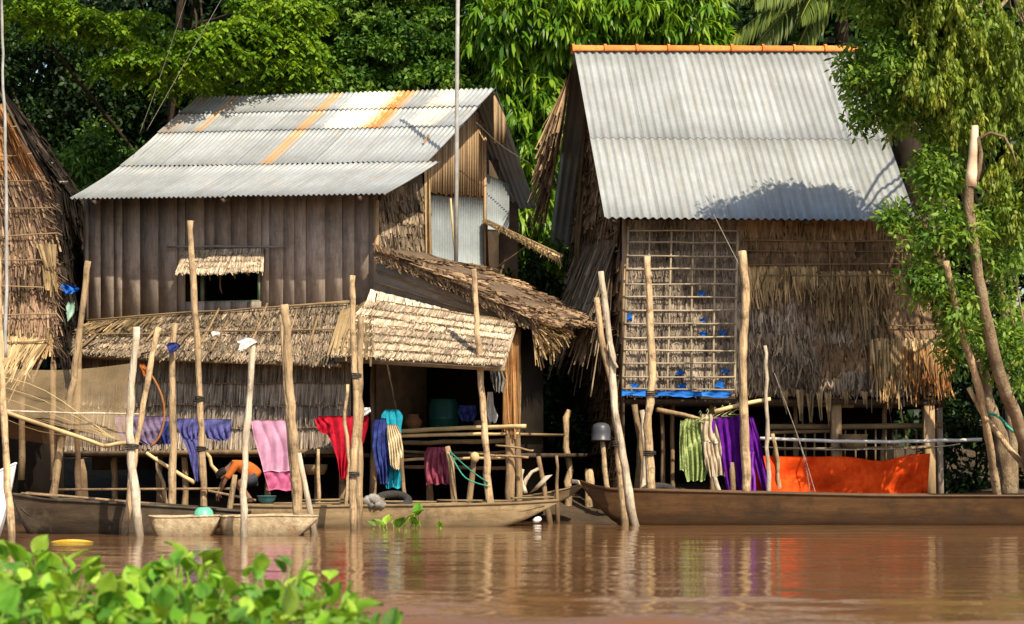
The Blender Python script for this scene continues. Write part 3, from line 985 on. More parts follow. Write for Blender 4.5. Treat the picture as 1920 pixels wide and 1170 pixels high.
mb.build('shade_screen', M['painted_shade'], h1)

# ---- the open porch on the right of that house under a sagging thatch roof
annex = MB()
VA0, VA1 = -0.30, 3.4
prof = [(704, 474), (760, 494), (830, 523), (900, 556), (960, 586), (1002, 606)]   # verge seen from the river
front = [F1.at(px, py, VA0) for px, py in prof]
G = np.zeros((9, len(front), 3))
for j, p in enumerate(front):
    for i in range(9):
        f = i / 8
        q = p + F1.v3() * (VA1 - VA0) * f
        q[2] += 0.14 * math.sin(f * 3.14) + rng.normal(0, 0.015) + 0.10 * f
        G[i, j] = q
mb = MB()
mb.shell(G, (0, 0, 1), 0.10)
annex = mb.build('porch_roof', M['thatch_dark'], h1)
for j in range(len(front) - 1):              # courses laid across the fall of the roof
    for s_ in range(2):
        a0, a1 = s_ / 2, (s_ + 1) / 2
        mb = MB()
        tl_, tr_ = lerp(G[0, j], G[0, j + 1], a0), lerp(G[8, j], G[8, j + 1], a0)
        bl_, br_ = lerp(G[0, j], G[0, j + 1], a1), lerp(G[8, j], G[8, j + 1], a1)
        e = -F1.v3() * 0.12
        course(mb, tl_ + e, tr_, bl_ + e, br_, nrm(np.array([0.45, -0.1, 1.0])), w=0.03, lay=4, over=0.4, proud=0.05, ragged=0.25, lean=1.8, tvar=0.35, base=0.02 + 0.03 * s_)
        mb.build('thatch_course', M['thatch_brown'], annex)
mb = MB()                                    # thick verge: hanging ends along the front edge
for j in range(len(front) - 1):
    for dz in (0.16, 0.06, -0.02):
        course(mb, front[j] + (0, 0, dz) + OUT1 * 0.05, front[j + 1] + (0, 0, dz) + OUT1 * 0.05, front[j] + (0.10, 0, dz - 0.16) + OUT1 * 0.10, front[j + 1] + (0.10, 0, dz - 0.16) + OUT1 * 0.10, OUT1, w=0.045, lay=3,
               over=0.05, proud=0.02, ragged=0.2, lean=2.0, tvar=0.45)
mb.build('verge', M['thatch_brown'], annex)
mb = MB()                                    # frayed lower right end
fr0, fr1 = F1.at(985, 600, -0.3), F1.at(1040, 596, 1.6)
for k in range(5):
    o_ = np.array([0.02 * k, 0, -0.03 * k])
    course(mb, fr0 + o_, fr1 + o_, fr0 + np.array([0.30 - 0.04 * k, 0.0, -0.10 - 0.10 * k]), fr1 + np.array([0.22 - 0.04 * k, 0, -0.10 - 0.10 * k]), nrm(np.array([0.6, -0.5, 0.6])), w=0.026, lay=2.2, over=0.15, proud=0.06, ragged=0.4, lean=4.5,
           tvar=0.5, point=1.0)
mb.build('frayed_end', M['thatch_gold'], annex)
# dark wall of boards under that verge
mb = MB()
mb.slab(F1.at(708, 484, -0.12), F1.at(965, 600, -0.12), F1.at(962, 612, -0.12), F1.at(697, 556, -0.12), OUT1, 0.03)
tri = mb.build('porch_gable', M['thatch_grey'], h1)
for f in (0.3, 0.6):
    mb = MB()
    mb.tube(polyline([lerp(F1.at(708, 486, -0.17), F1.at(697, 556, -0.17), f), lerp(F1.at(963, 601, -0.17), F1.at(962, 612, -0.17), f)], 6, 0.006), 0.018, 5)
    mb.build('batten', M['bamboo_dark'], tri)
# porch posts, rails, back wall
for px, y0, y1, v, r, mt in ((957, 600, 935, -0.15, 0.10, 'post'), (972, 610, 925, 0.1, 0.07, 'post'), (700, 600, 930, 0.2, 0.07, 'post'), (963, 690, 930, 1.6, 0.06, 'post')):
    a, b = F1.at(px, y0, v), F1.at(px, y1, v)
    b[2] = min(b[2], 0.1)
    mb = MB()
    stick(mb, [b, lerp(a, b, 0.5) + rng.normal(0, 0.02, 3), a], r, r * 0.8, 12)
    mb.build('post', M[mt], h1)
mb = MB()   # woven mat tied to the corner post
course(mb, F1.at(944, 640, -0.22), F1.at(972, 640, -0.22), F1.at(944, 800, -0.22), F1.at(976, 800, -0.22), OUT1, w=0.03, lay=2.5, over=0, proud=0.03, ragged=0.06, lean=2.0, tvar=0.4)
mb.build('mat', M['thatch_rust'], h1)
for (x0, y0, x1, y1, v, r, mt) in ((735, 809, 985, 799, -0.25, 0.045, 'bamboo'), (740, 818, 975, 812, -0.2, 0.035, 'bamboo'), (735, 830, 960, 826, -0.1, 0.05, 'bamboo_dark'), (735, 845, 950, 848, 0.0, 0.03, 'bamboo_dark'),
                                 (740, 862, 955, 858, -0.1, 0.03, 'bamboo'), (745, 875, 960, 878, 0.2, 0.04, 'bamboo_dark'), (880, 850, 990, 858, -0.3, 0.025, 'post'), (930, 835, 1000, 845, -0.25, 0.02, 'post')):
    mb = MB()
    a, b = F1.at(x0, y0, v), F1.at(x1, y1, v)
    mb.tube(polyline([a, lerp(a, b, 0.5) + rng.normal(0, 0.02, 3), b], 10, 0.006), r * np.tile([1, 0.92], 5), 7)
    mb.build('rail', M[mt], h1)
mb = MB()
zpf = zat(812, 42)
mb.slab(F1.W(0.0, -0.15, zpf), F1.W(2.75, -0.15, zpf), F1.W(2.75, 3.0, zpf), F1.W(0.0, 3.0, zpf), (0, 0, 1), 0.05)
mb.build('porch_floor', M['bamboo_dark'], h1)
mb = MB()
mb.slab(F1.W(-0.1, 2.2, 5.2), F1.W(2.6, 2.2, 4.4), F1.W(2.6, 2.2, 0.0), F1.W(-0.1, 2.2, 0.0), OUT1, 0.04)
mb.build('porch_wall', M['painted_shade'], h1)  # porch shade painted as a near-black wall colour
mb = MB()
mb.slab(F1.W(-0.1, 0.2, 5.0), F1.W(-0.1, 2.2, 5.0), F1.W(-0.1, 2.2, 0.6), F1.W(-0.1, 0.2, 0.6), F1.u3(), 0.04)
mb.build('porch_wall', M['painted_shade'], h1)
mb = MB()  # side wall of the porch beyond the corner post, leaving the front open; shade painted by its colour
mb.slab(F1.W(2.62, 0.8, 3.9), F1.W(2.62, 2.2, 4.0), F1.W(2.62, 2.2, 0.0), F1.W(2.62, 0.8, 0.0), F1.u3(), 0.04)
mb.build('porch_wall', M['painted_shade'], h1)

# propped hatch sticking out from the gable
hatch = thing('window_hatch', 'sunlit wooden hatch propped outward from the gable above the porch roof', 'hatch', P(975, 450, 45.0))
A_, B_ = P(904, 414, 46.2), P(1049, 482, 44.0)
D_ = np.array([0.10, 0.55, 0.10])
mb = MB()
for k in range(3):
    a0, a1 = k / 3 + 0.01, (k + 1) / 3
    mb.hexa([A_ + D_ * a0 - (0, 0, 0.03), B_ + D_ * a0 - (0, 0, 0.03), B_ + D_ * a1 - (0, 0, 0.03), A_ + D_ * a1 - (0, 0, 0.03), A_ + D_ * a0, B_ + D_ * a0, B_ + D_ * a1, A_ + D_ * a1], [1, 0.85, 1.1][k])
mb.build('board', M['slat'], hatch)
mb = MB()
mb.hexa([A_ - (0, 0.03, 0.03), B_ - (0, 0.03, 0.13), B_ - (0, 0.005, 0.13), A_ - (0, 0.005, 0.03), A_ + (0, -0.03, 0.02), B_ + (0, -0.03, 0.02), B_ + (0, -0.005, 0.02), A_ + (0, -0.005, 0.02)])
mb.build('edge_board', M['bamboo'], hatch)
mb = MB()
course(mb, A_ + (0.02, -0.02, 0.05), B_ + (0.02, -0.02, 0.05), A_ + (0.02, -0.06, -0.02), B_ + (0.02, -0.06, -0.10), np.array([0, -1.0, 0.2]), w=0.06, lay=3, over=0.1, proud=0.02, ragged=0.3, lean=2, tvar=0.3)
mb.build('thatch_edge', M['thatch_gold'], hatch)
mb = MB()
mb.tube([lerp(A_, B_, 0.6) + D_ * 0.5 - (0, 0, 0.05), A_ + (0.05, 0.2, -1.2)], 0.02, 6)
mb.build('prop', M['post'], hatch)

# ================================================================== HOUSE WITH THE FIBRE CEMENT ROOF (right)
F2 = Frame(1172, 43.0, -6)
OUT2 = -F2.v3()
h2 = thing('stilt_house', 'thatch walled stilt house with pale grey corrugated roof and orange ridge tiles', 'house', F2.W(3, 2, 0.3))
te_l, te_r = F2.t(1133, -0.8), F2.t(1718, -0.8)
v2r = F2.vv(1076, te_l)
EL2, ER2 = F2.at(1133, 408, -0.8), F2.at(1718, 413, -0.8)
RL2 = F2.W(te_l, v2r, 0); RL2[2] = zat(96, RL2[1])
RR2 = F2.W(te_r, v2r, 0); RR2[2] = zat(97, RR2[1])
fl = 0.468
n2 = nrm3(EL2, ER2, RL2)
mb = MB()
for q in (0.03, 0.35, 0.65, 0.97):
    mb.bar(lerp(EL2, ER2, q) - n2 * 0.10, lerp(RL2, RR2, q) - n2 * 0.10, 0.07, 0.09)
for f in (0.03, 0.46, 0.9):
    mb.bar(lerp(EL2, RL2, f) - n2 * 0.06, lerp(ER2, RR2, f) - n2 * 0.06, 0.06, 0.05)
roof2 = mb.build('roof', M['plank_dark'], h2)
roof_rows(roof2, M['fibre_cement'], [(EL2, ER2, lerp(EL2, RL2, fl), lerp(ER2, RR2, fl), 0, fl), (lerp(EL2, RL2, fl), lerp(ER2, RR2, fl), RL2, RR2, fl, 1)], 6, 0.163, 0.025, th=0.008, lift=0.014, sag=0.0)
BL2, BR2 = F2.W(te_l, 2 * v2r + 0.8, EL2[2] + 0.3), F2.W(te_r, 2 * v2r + 0.8, ER2[2] + 0.3)
roof_rows(roof2, M['fibre_cement'], [(BL2, BR2, RL2 - (0, 0, 0.02), RR2 - (0, 0, 0.02), 0, 1)], 6, 0.163, 0.026, th=0.008, sag=0.0)
# ridge tiles
ridge_n = 9
dR = (RR2 - RL2)
Ltile = np.linalg.norm(dR) / ridge_n
dRn = nrm(dR)
for k in range(ridge_n):
    mb = MB()
    c0 = RL2 + dRn * (Ltile * k - 0.05)
    prof_r = [(0.00, 0.155), (0.055, 0.155), (0.058, 0.128), (Ltile - 0.02, 0.118), (Ltile + 0.05, 0.112)]
    m = 9
    Gt = np.zeros((len(prof_r), m, 3))
    for i_, (s_, r_) in enumerate(prof_r):
        for j in range(m):
            a = lerp(-0.15, math.pi + 0.15, j / (m - 1))
            Gt[i_, j] = c0 + dRn * s_ + F2.v3() * (-math.cos(a) * r_ * 1.15) + np.array([0, 0, math.sin(a) * r_ * 0.95 + 0.015 + rng.uniform(-0.002, 0.002)])
    mb.shell(Gt, (0, 0, 1), 0.015)
    mb.build('ridge_tile', M['tile'], roof2, smooth=False)

# front wall
W2R = F2.t(1768, 0)
z2b = lambda Y: zat(745, Y)


def f2(px, py, v=0.0):
    return F2.at(px, py, v)


mb = MB()
mb.slab(f2(1172, 402), f2(1768, 402), f2(1768, 742), f2(1172, 742), OUT2, 0.06)
wall2 = mb.build('wall', M['thatch_dark'], h2)
thatch(wall2, M['thatch_grey'], f2(1172, 415), f2(1392, 415), f2(1172, 738), f2(1392, 738), 13, OUT2, back=False, w=0.03, lay=3.4, over=0.15, proud=0.025, ragged=0.08, lean=2.0, tvar=0.3)
thatch(wall2, M['thatch_brown'], f2(1392, 415), f2(1768, 415), f2(1392, 738), f2(1768, 738), 10, OUT2, back=False, w=0.06, lay=2.6, over=0.12, proud=0.018, ragged=0.05, lean=1.6, tvar=0.25)
# shaggy layers over the right part
shag = []
for x0, x1, y0, y1, mt, bs in ((1396, 1530, 503, 548, 'thatch_gold', 0.03), (1510, 1662, 514, 560, 'thatch_gold', 0.04), (1400, 1600, 535, 585, 'thatch_old', 0.02), (1530, 1662, 545, 602, 'thatch_gold', 0.03), (1396, 1500, 570, 612, 'thatch_grey', 0.03),
                               (1480, 1655, 585, 622, 'thatch_old', 0.03), (1396, 1640, 605, 640, 'thatch_grey', 0.02), (1396, 1520, 628, 665, 'thatch_old', 0.05), (1396, 1530, 655, 690, 'thatch_grey', 0.03),
                               (1396, 1540, 680, 715, 'thatch_old', 0.05), (1396, 1600, 712, 738, 'thatch_old', 0.04), (1580, 1740, 700, 736, 'thatch_grey', 0.03),
                               (1628, 1700, 642, 715, 'thatch_gold', 0.08), (1690, 1785, 655, 712, 'thatch_rust', 0.10), (1640, 1780, 690, 728, 'thatch_rust', 0.08), (1700, 1786, 640, 690, 'thatch_gold', 0.06)):
    shag.append((x0, x1, y0, y1, mt, dict(proud=0.08, ragged=0.35, lay=2.6 if mt == 'thatch_gold' else 1.8, base=bs)))
    if mt in ('thatch_grey', 'thatch_old'):
        shag[-1][5].update(proud=0.05, ragged=0.2)
for (x0, x1, y0, y1, mt, kw) in shag:
    mb = MB()
    course(mb, f2(x0, y0), f2(x1, y0 + random.uniform(-3, 3)), f2(x0, y1), f2(x1, y1), OUT2, w=0.038, over=0.05, lean=2.6, tvar=0.45, point=0.9, **kw)
    mb.build('thatch_course', M[mt], wall2)
for px, py, L in ((1500, 735, 45), (1518, 740, 40), (1536, 738, 35), (1552, 740, 38), (1470, 735, 20), (1585, 735, 18), (1620, 735, 22), (1662, 733, 20)):   # hanging tails under the wall
    mb = MB()
    a = f2(px, py, -0.12)
    b = f2(px + 2, py + L, -0.12)
    course(mb, a - (0.07, 0, 0), a + (0.07, 0, 0), b - (0.03, 0, 0), b + (0.03, 0, 0), OUT2, w=0.03, lay=2.5, over=0.1, proud=0.01, ragged=0.3, lean=1, point=1.0)
    mb.build('leaf_tail', M['thatch_gold'], wall2)
for py, x0, x1 in ((450, 1395, 1760), (470, 1395, 1760), (497, 1400, 1760), (516, 1430, 1715), (552, 1660, 1765), (610, 1660, 1770)):
    mb = MB()
    mb.tube(polyline([f2(x0, py, -0.10), f2((x0 + x1) / 2, py + random.uniform(-3, 3), -0.10), f2(x1, py + random.uniform(-4, 4), -0.10)], 8, 0.006), 0.013, 5)
    mb.build('batten', M['bamboo_dark'], wall2)
for px in (1468, 1555, 1625, 1690):
    mb = MB()
    mb.tube(polyline([f2(px, 418, -0.08), f2(px + 2, 515, -0.08)], 5, 0.006), 0.013, 5)
    mb.build('batten', M['bamboo_dark'], wall2)
for px in (1170, 1384, 1556, 1760):
    mb = MB()
    mb.bar(f2(px, 396, -0.04), f2(px, 440 if px > 1300 else 742, -0.04), 0.07, 0.07, up=F2.v3())
    mb.build('stud', M['slat'], wall2)

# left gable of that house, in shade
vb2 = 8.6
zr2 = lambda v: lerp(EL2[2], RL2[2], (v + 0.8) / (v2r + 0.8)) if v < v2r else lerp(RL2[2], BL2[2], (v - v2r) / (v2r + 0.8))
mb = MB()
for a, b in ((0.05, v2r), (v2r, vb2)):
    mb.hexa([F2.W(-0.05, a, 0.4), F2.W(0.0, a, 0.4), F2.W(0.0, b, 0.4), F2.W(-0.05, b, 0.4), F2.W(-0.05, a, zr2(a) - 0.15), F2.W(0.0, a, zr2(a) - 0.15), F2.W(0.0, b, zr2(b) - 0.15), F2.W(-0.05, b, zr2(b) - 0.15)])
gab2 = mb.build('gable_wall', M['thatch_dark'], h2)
zs = np.arange(9.0, 0.9, -0.42)
for z in zs:
    va, vb = 0.02, vb2
    if z > zr2(0) - 0.2:
        va = (z + 0.2 - EL2[2]) / (RL2[2] - EL2[2]) * (v2r + 0.8) - 0.8
    if z > zr2(vb2) - 0.2:
        vb = v2r + (RL2[2] - z - 0.2) / (RL2[2] - BL2[2]) * (v2r + 0.8)
    if vb - va < 0.4:
        continue
    mb = MB()
    course(mb, F2.W(-0.06, vb, z), F2.W(-0.06, va, z), F2.W(-0.08, vb, z - 0.42), F2.W(-0.08, va, z - 0.42), -F2.u3(), w=0.08, lay=2.2, over=0.2, proud=0.05, ragged=0.15, lean=1.0)
    mb.build('thatch_course', M['thatch_brown'], gab2)
    mb = MB()
    mb.tube(polyline([F2.W(-0.15, va, z - 0.2), F2.W(-0.15, (va + vb) / 2, z - 0.2 + random.uniform(-0.05, 0.05)), F2.W(-0.15, vb, z - 0.2)], 6, 0.01), 0.014, 5)
    mb.build('batten', M['bamboo_dark'], gab2)
# long thatch brush hanging under the rake and around the corner
mb = MB()
for k in range(4):
    course(mb, F2.W(te_l - 0.05, v2r + 2.2, RL2[2] - 1.9), F2.W(te_l - 0.02, v2r + 0.2, RL2[2] - 0.35), F2.W(te_l - 0.28 - 0.08 * k, v2r + 1.9, RL2[2] - 3.1), F2.W(te_l - 0.28 - 0.08 * k, v2r - 0.3, RL2[2] - 1.5), -F2.u3(), w=0.04, lay=2.5,
           over=0.05, proud=0.05, ragged=0.25, lean=4.0, tvar=0.5, point=1.0)
mb.build('thatch_fringe', M['thatch_brown'], gab2)
mb = MB()
for k in range(4):
    course(mb, F2.W(-0.16, 6.5, zat(470, 49)), F2.W(-0.16, 0.2, zat(462, 43.2)), F2.W(-0.35 - 0.1 * k, 6.5, zat(585, 49)), F2.W(-0.25 - 0.12 * k, 0.1, zat(590, 43)), -F2.u3(), w=0.035, lay=2.2, over=0.0, proud=0.04, ragged=0.3, lean=4.0, tvar=0.5,
           point=1.0)
mb.build('thatch_fringe', M['thatch_old'], gab2)
for t_, z0, z1 in ((-0.25, 2.0, 9.2), (-0.2, 3.0, 8.2)):   # slender uprights at the back corner
    mb = MB()
    stick(mb, [F2.W(t_, v2r + 1.6, z0), F2.W(t_ - 0.05, v2r + 1.5, (z0 + z1) / 2), F2.W(t_ + 0.12, v2r + 1.0, z1)], 0.05, 0.04, 8)
    mb.build('post', M['bamboo_dark'], gab2)
# other walls and floor
mb = MB()
mb.slab(F2.W(0, vb2, 5.8), F2.W(W2R, vb2, 5.8), F2.W(W2R, vb2, 0.5), F2.W(0, vb2, 0.5), F2.v3(), 0.06)
for a, b in ((0.05, v2r), (v2r, vb2)):
    mb.hexa([F2.W(W2R, a, 2.3), F2.W(W2R + 0.05, a, 2.3), F2.W(W2R + 0.05, b, 2.3), F2.W(W2R, b, 2.3), F2.W(W2R, a, zr2(a) - 0.15), F2.W(W2R + 0.05, a, zr2(a) - 0.15), F2.W(W2R + 0.05, b, zr2(b) - 0.15), F2.W(W2R, b, zr2(b) - 0.15)])
mb.build('side_wall', M['thatch_dark'], h2)
mb = MB()
zf3 = zat(748, 43.2)
mb.slab(F2.W(0.02, 0.07, zf3), F2.W(W2R - 0.02, 0.07, zf3), F2.W(W2R - 0.02, vb2 - 0.07, zf3), F2.W(0.02, vb2 - 0.07, zf3), (0, 0, 1), 0.10)
mb.build('floor', M['plank_dark'], h2)
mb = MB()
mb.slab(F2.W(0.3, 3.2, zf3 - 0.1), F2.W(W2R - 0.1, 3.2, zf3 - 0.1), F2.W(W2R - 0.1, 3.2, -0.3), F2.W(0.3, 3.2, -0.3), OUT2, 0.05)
mb.build('shade_screen', M['painted_shade'], h2)  # sheet coloured near-black to stand in for shade under the floor
# square posts and poles under the floor
for px, w_, v, mt, y1 in ((1566, 0.20, 0.25, 'plank', 930), (1740, 0.21, 0.2, 'slat', 935), (1760, 0.12, 0.6, 'plank', 850)):
    a = F2.W(F2.t(px, v), v, zf3 + 0.05)
    b = a.copy(); b[2] = 0.0
    b[0] += 0.04
    mb = MB()
    mb.bar(b, a, w_, w_, up=F2.v3())
    mb.build('post', M['slat' if px == 1566 else mt], h2)
for px, v, r in ((1262, 0.9, 0.05), (1335, 0.7, 0.06), (1490, 0.8, 0.05), (1660, 0.9, 0.05), (1240, 0.5, 0.05)):
    a = F2.W(F2.t(px, v), v, zf3)
    b = a.copy(); b[2] = -0.1
    mb = MB()
    stick(mb, [b, lerp(a, b, 0.5) + rng.normal(0, 0.03, 3), a], r, r * 0.9, 8)
    mb.build('post', M['post'], h2)
for x0, y0, x1, y1, v, r, mt in ((1440, 800, 1765, 798, 0.55, 0.06, 'bamboo_dark'), (1440, 812, 1560, 808, 0.6, 0.04, 'bamboo_dark'), (1450, 842, 1745, 838, 0.1, 0.03, 'bamboo_dark'), (1230, 768, 1300, 782, 0.0, 0.045, 'post'),
                               (1440, 756, 1600, 760, 0.3, 0.05, 'bamboo_dark')):
    mb = MB()
    a, b = f2(x0, y0, v), f2(x1, y1, v)
    mb.tube(polyline([a, lerp(a, b, 0.5) + rng.normal(0, 0.015, 3), b], 8, 0.005), r, 7)
    mb.build('rail', M[mt], h2)
for k in range(16):
    px = 1452 + k * 19
    mb = MB()
    a, b = f2(px, 803, 0.62), f2(px + random.uniform(-3, 3), 880, 0.62)
    mb.bar(a, b, 0.035, 0.02, up=F2.v3())
    mb.build('paling', M['bamboo_dark'], h2)

# ================================================================== THATCHED HOUSE AT THE LEFT EDGE
h3 = thing('thatched_house', 'brown thatched house cut off by the left edge, its wall patched with leaves', 'house', P(-80, 870, 41.5))
Y3 = 41.5
OUT3 = np.array([0.10, -1.0, 0.0])
mb = MB()
mb.slab(P(-120, 330, Y3 + .1), P(84, 330, Y3 + .1), P(112, 670, Y3 + .1), P(-120, 670, Y3 + .1), OUT3, 0.06)
mb.slab(P(-120, 150, Y3 + .1), P(0, 200, Y3 + .1), P(84, 330, Y3 + .1), P(-120, 330, Y3 + .1), OUT3, 0.06)
w3_ = mb.build('wall', M['thatch_dark'], h3)
edge = [(200, 8), (250, 30), (300, 58), (350, 82), (400, 98), (450, 106), (500, 108), (550, 108), (600, 106), (650, 96), (690, 70)]
for k in range(len(edge) - 1):
    (y0, x0), (y1, x1) = edge[k], edge[k + 1]
    mb = MB()
    course(mb, P(-120, y0, Y3), P(x0, y0, Y3), P(-120, y1, Y3), P(x1, y1, Y3), nrm(OUT3), w=0.04, lay=3, over=0.3, proud=0.06, ragged=0.25, lean=2.2, tvar=0.42)
    mb.build('thatch_course', M['thatch_rust' if k in (0, 1) else 'thatch_gold' if k in (8,) else 'thatch_red'], w3_)
    mb = MB()
    mb.tube(polyline([P(-120, y1 - 12, Y3 - 0.14), P((x1 - 120) / 2, y1 - 10 + random.uniform(-4, 4), Y3 - 0.14), P(x1, y1 - 12, Y3 - 0.14)], 6, 0.01), 0.014, 5)
    mb.build('batten', M['bamboo_dark'], w3_)
mb = MB()
course(mb, P(-60, 630, Y3 - 0.05), P(92, 640, Y3 - 0.05), P(-60, 690, Y3 - 0.2), P(60, 690, Y3 - 0.2), nrm(OUT3), w=0.05, lay=3, over=0.1, proud=0.1, ragged=0.4, lean=2.0, tvar=0.4, point=1)
mb.build('thatch_fringe', M['thatch_gold'], w3_)
mb = MB()   # ragged leaf ends along the right edge
course(mb, P(60, 330, Y3), P(96, 650, Y3), P(90, 345, Y3 - 0.02), P(114, 668, Y3 - 0.02), nrm(OUT3), w=0.04, lay=2.2, over=0.0, proud=0.05, ragged=0.4, lean=3.0, tvar=0.45, point=1)
mb.build('thatch_fringe', M['thatch_red'], w3_)
mb = MB()   # ridge brush falling along the gable edge
for k in range(3):
    course(mb, P(-6, 190, Y3 - 0.1), P(45, 285, Y3 - 0.1), P(18 + 4 * k, 255, Y3 - 0.15), P(72 + 4 * k, 330, Y3 - 0.15), nrm(OUT3), w=0.04, lay=2.5, over=0.2, proud=0.06, ragged=0.3, lean=2.5, tvar=0.5, point=1)
mb.build('thatch_fringe', M['thatch_rust'], w3_)
mb = MB()   # tied bundle of leaves on the wall
course(mb, P(72, 462, Y3 - 0.12), P(104, 460, Y3 - 0.12), P(84, 500, Y3 - 0.12), P(104, 500, Y3 - 0.12), nrm(OUT3), w=0.04, lay=3.5, over=0.1, proud=0.05, ragged=0.1, lean=1)
course(mb, P(80, 500, Y3 - 0.12), P(104, 498, Y3 - 0.12), P(84, 530, Y3 - 0.12), P(106, 530, Y3 - 0.12), nrm(OUT3), w=0.04, lay=3.5, over=0.2, proud=0.06, ragged=0.2, lean=1.5)
mb.build('leaf_bundle', M['thatch_gold'], w3_)
# roof slope running back and side wall, shade put into their near-black thatch
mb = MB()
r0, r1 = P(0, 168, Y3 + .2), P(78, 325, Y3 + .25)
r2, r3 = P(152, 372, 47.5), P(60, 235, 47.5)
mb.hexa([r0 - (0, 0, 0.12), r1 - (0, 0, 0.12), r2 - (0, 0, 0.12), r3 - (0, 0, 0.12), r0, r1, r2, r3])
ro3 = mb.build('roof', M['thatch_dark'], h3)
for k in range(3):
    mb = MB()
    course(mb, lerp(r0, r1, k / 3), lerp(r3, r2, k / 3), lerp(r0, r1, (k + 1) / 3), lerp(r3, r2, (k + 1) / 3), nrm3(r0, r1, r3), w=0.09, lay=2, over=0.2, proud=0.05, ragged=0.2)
    mb.build('thatch_course', M['thatch_painted_shade'], ro3)
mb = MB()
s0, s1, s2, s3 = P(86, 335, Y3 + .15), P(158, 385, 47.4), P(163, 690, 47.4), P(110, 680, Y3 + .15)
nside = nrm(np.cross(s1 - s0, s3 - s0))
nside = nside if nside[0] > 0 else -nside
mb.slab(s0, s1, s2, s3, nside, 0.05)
sw3 = mb.build('side_wall', M['thatch_painted_shade'], h3)
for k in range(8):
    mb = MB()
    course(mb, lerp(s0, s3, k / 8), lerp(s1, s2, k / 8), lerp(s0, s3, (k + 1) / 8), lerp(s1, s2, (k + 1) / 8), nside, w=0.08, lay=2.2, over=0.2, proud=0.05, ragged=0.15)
    mb.build('thatch_course', M['thatch_painted_shade'], sw3)
mb = MB()
for k, (x0, y0, x1) in enumerate(((54, 272, 72), (62, 290, 78), (60, 307, 98), (95, 342, 126))):
    mb.bar(P(x0, y0, 43.0), P(x1, y0 - 1, 44.5), 0.04, 0.04)
mb.build('roof_batten', M['pole_grey'], h3)
for px in (-60, 40, 100):
    mb = MB()
    a, b = P(px, 670, Y3 + .2), P(px, 900, Y3 + .2)
    stick(mb, [b, lerp(a, b, .5), a], 0.07, 0.06, 6)
    mb.build('post', M['post'], h3)
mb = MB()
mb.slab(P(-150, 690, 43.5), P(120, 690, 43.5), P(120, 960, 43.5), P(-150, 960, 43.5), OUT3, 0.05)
mb.build('shade_screen', M['painted_shade'], h3)  # near-black sheet, shade behind the posts put into its colour

# ================================================================== TREES
def leaf_block(mb, c, d, n, L, W, tint, bend=0.25):
    """many leaves at once: base c, direction d, blade normal n; 6 vertices each"""
    d = d / (np.linalg.norm(d, axis=1)[:, None] + 1e-9)
    s = np.cross(d, n)
    s /= np.linalg.norm(s, axis=1)[:, None] + 1e-9
    n2_ = np.cross(s, d)
    L = L[:, None]
    W = W[:, None]
    m1 = c + d * L * 0.35
    m2 = c + d * L * 0.70 - n2_ * L * bend * 0.35
    tip = c + d * L * 0.98 - n2_ * L * bend
    V = np.stack([c, m1 - s * W * 0.5, m1 + s * W * 0.5, m2 - s * W * 0.42, m2 + s * W * 0.42, tip], 1)
    k = len(c)
    b = np.arange(k)[:, None] * 6
    Q = b + np.array([1, 3, 4, 2])
    T = np.concatenate([b + np.array([0, 1, 2]), b + np.array([3, 5, 4])])
    mb.add(V.reshape(-1, 3), Q, T, np.repeat(tint, 6))


def sphere_dirs(k):
    a = rng.normal(size=(k, 3))
    return a / np.linalg.norm(a, axis=1)[:, None]


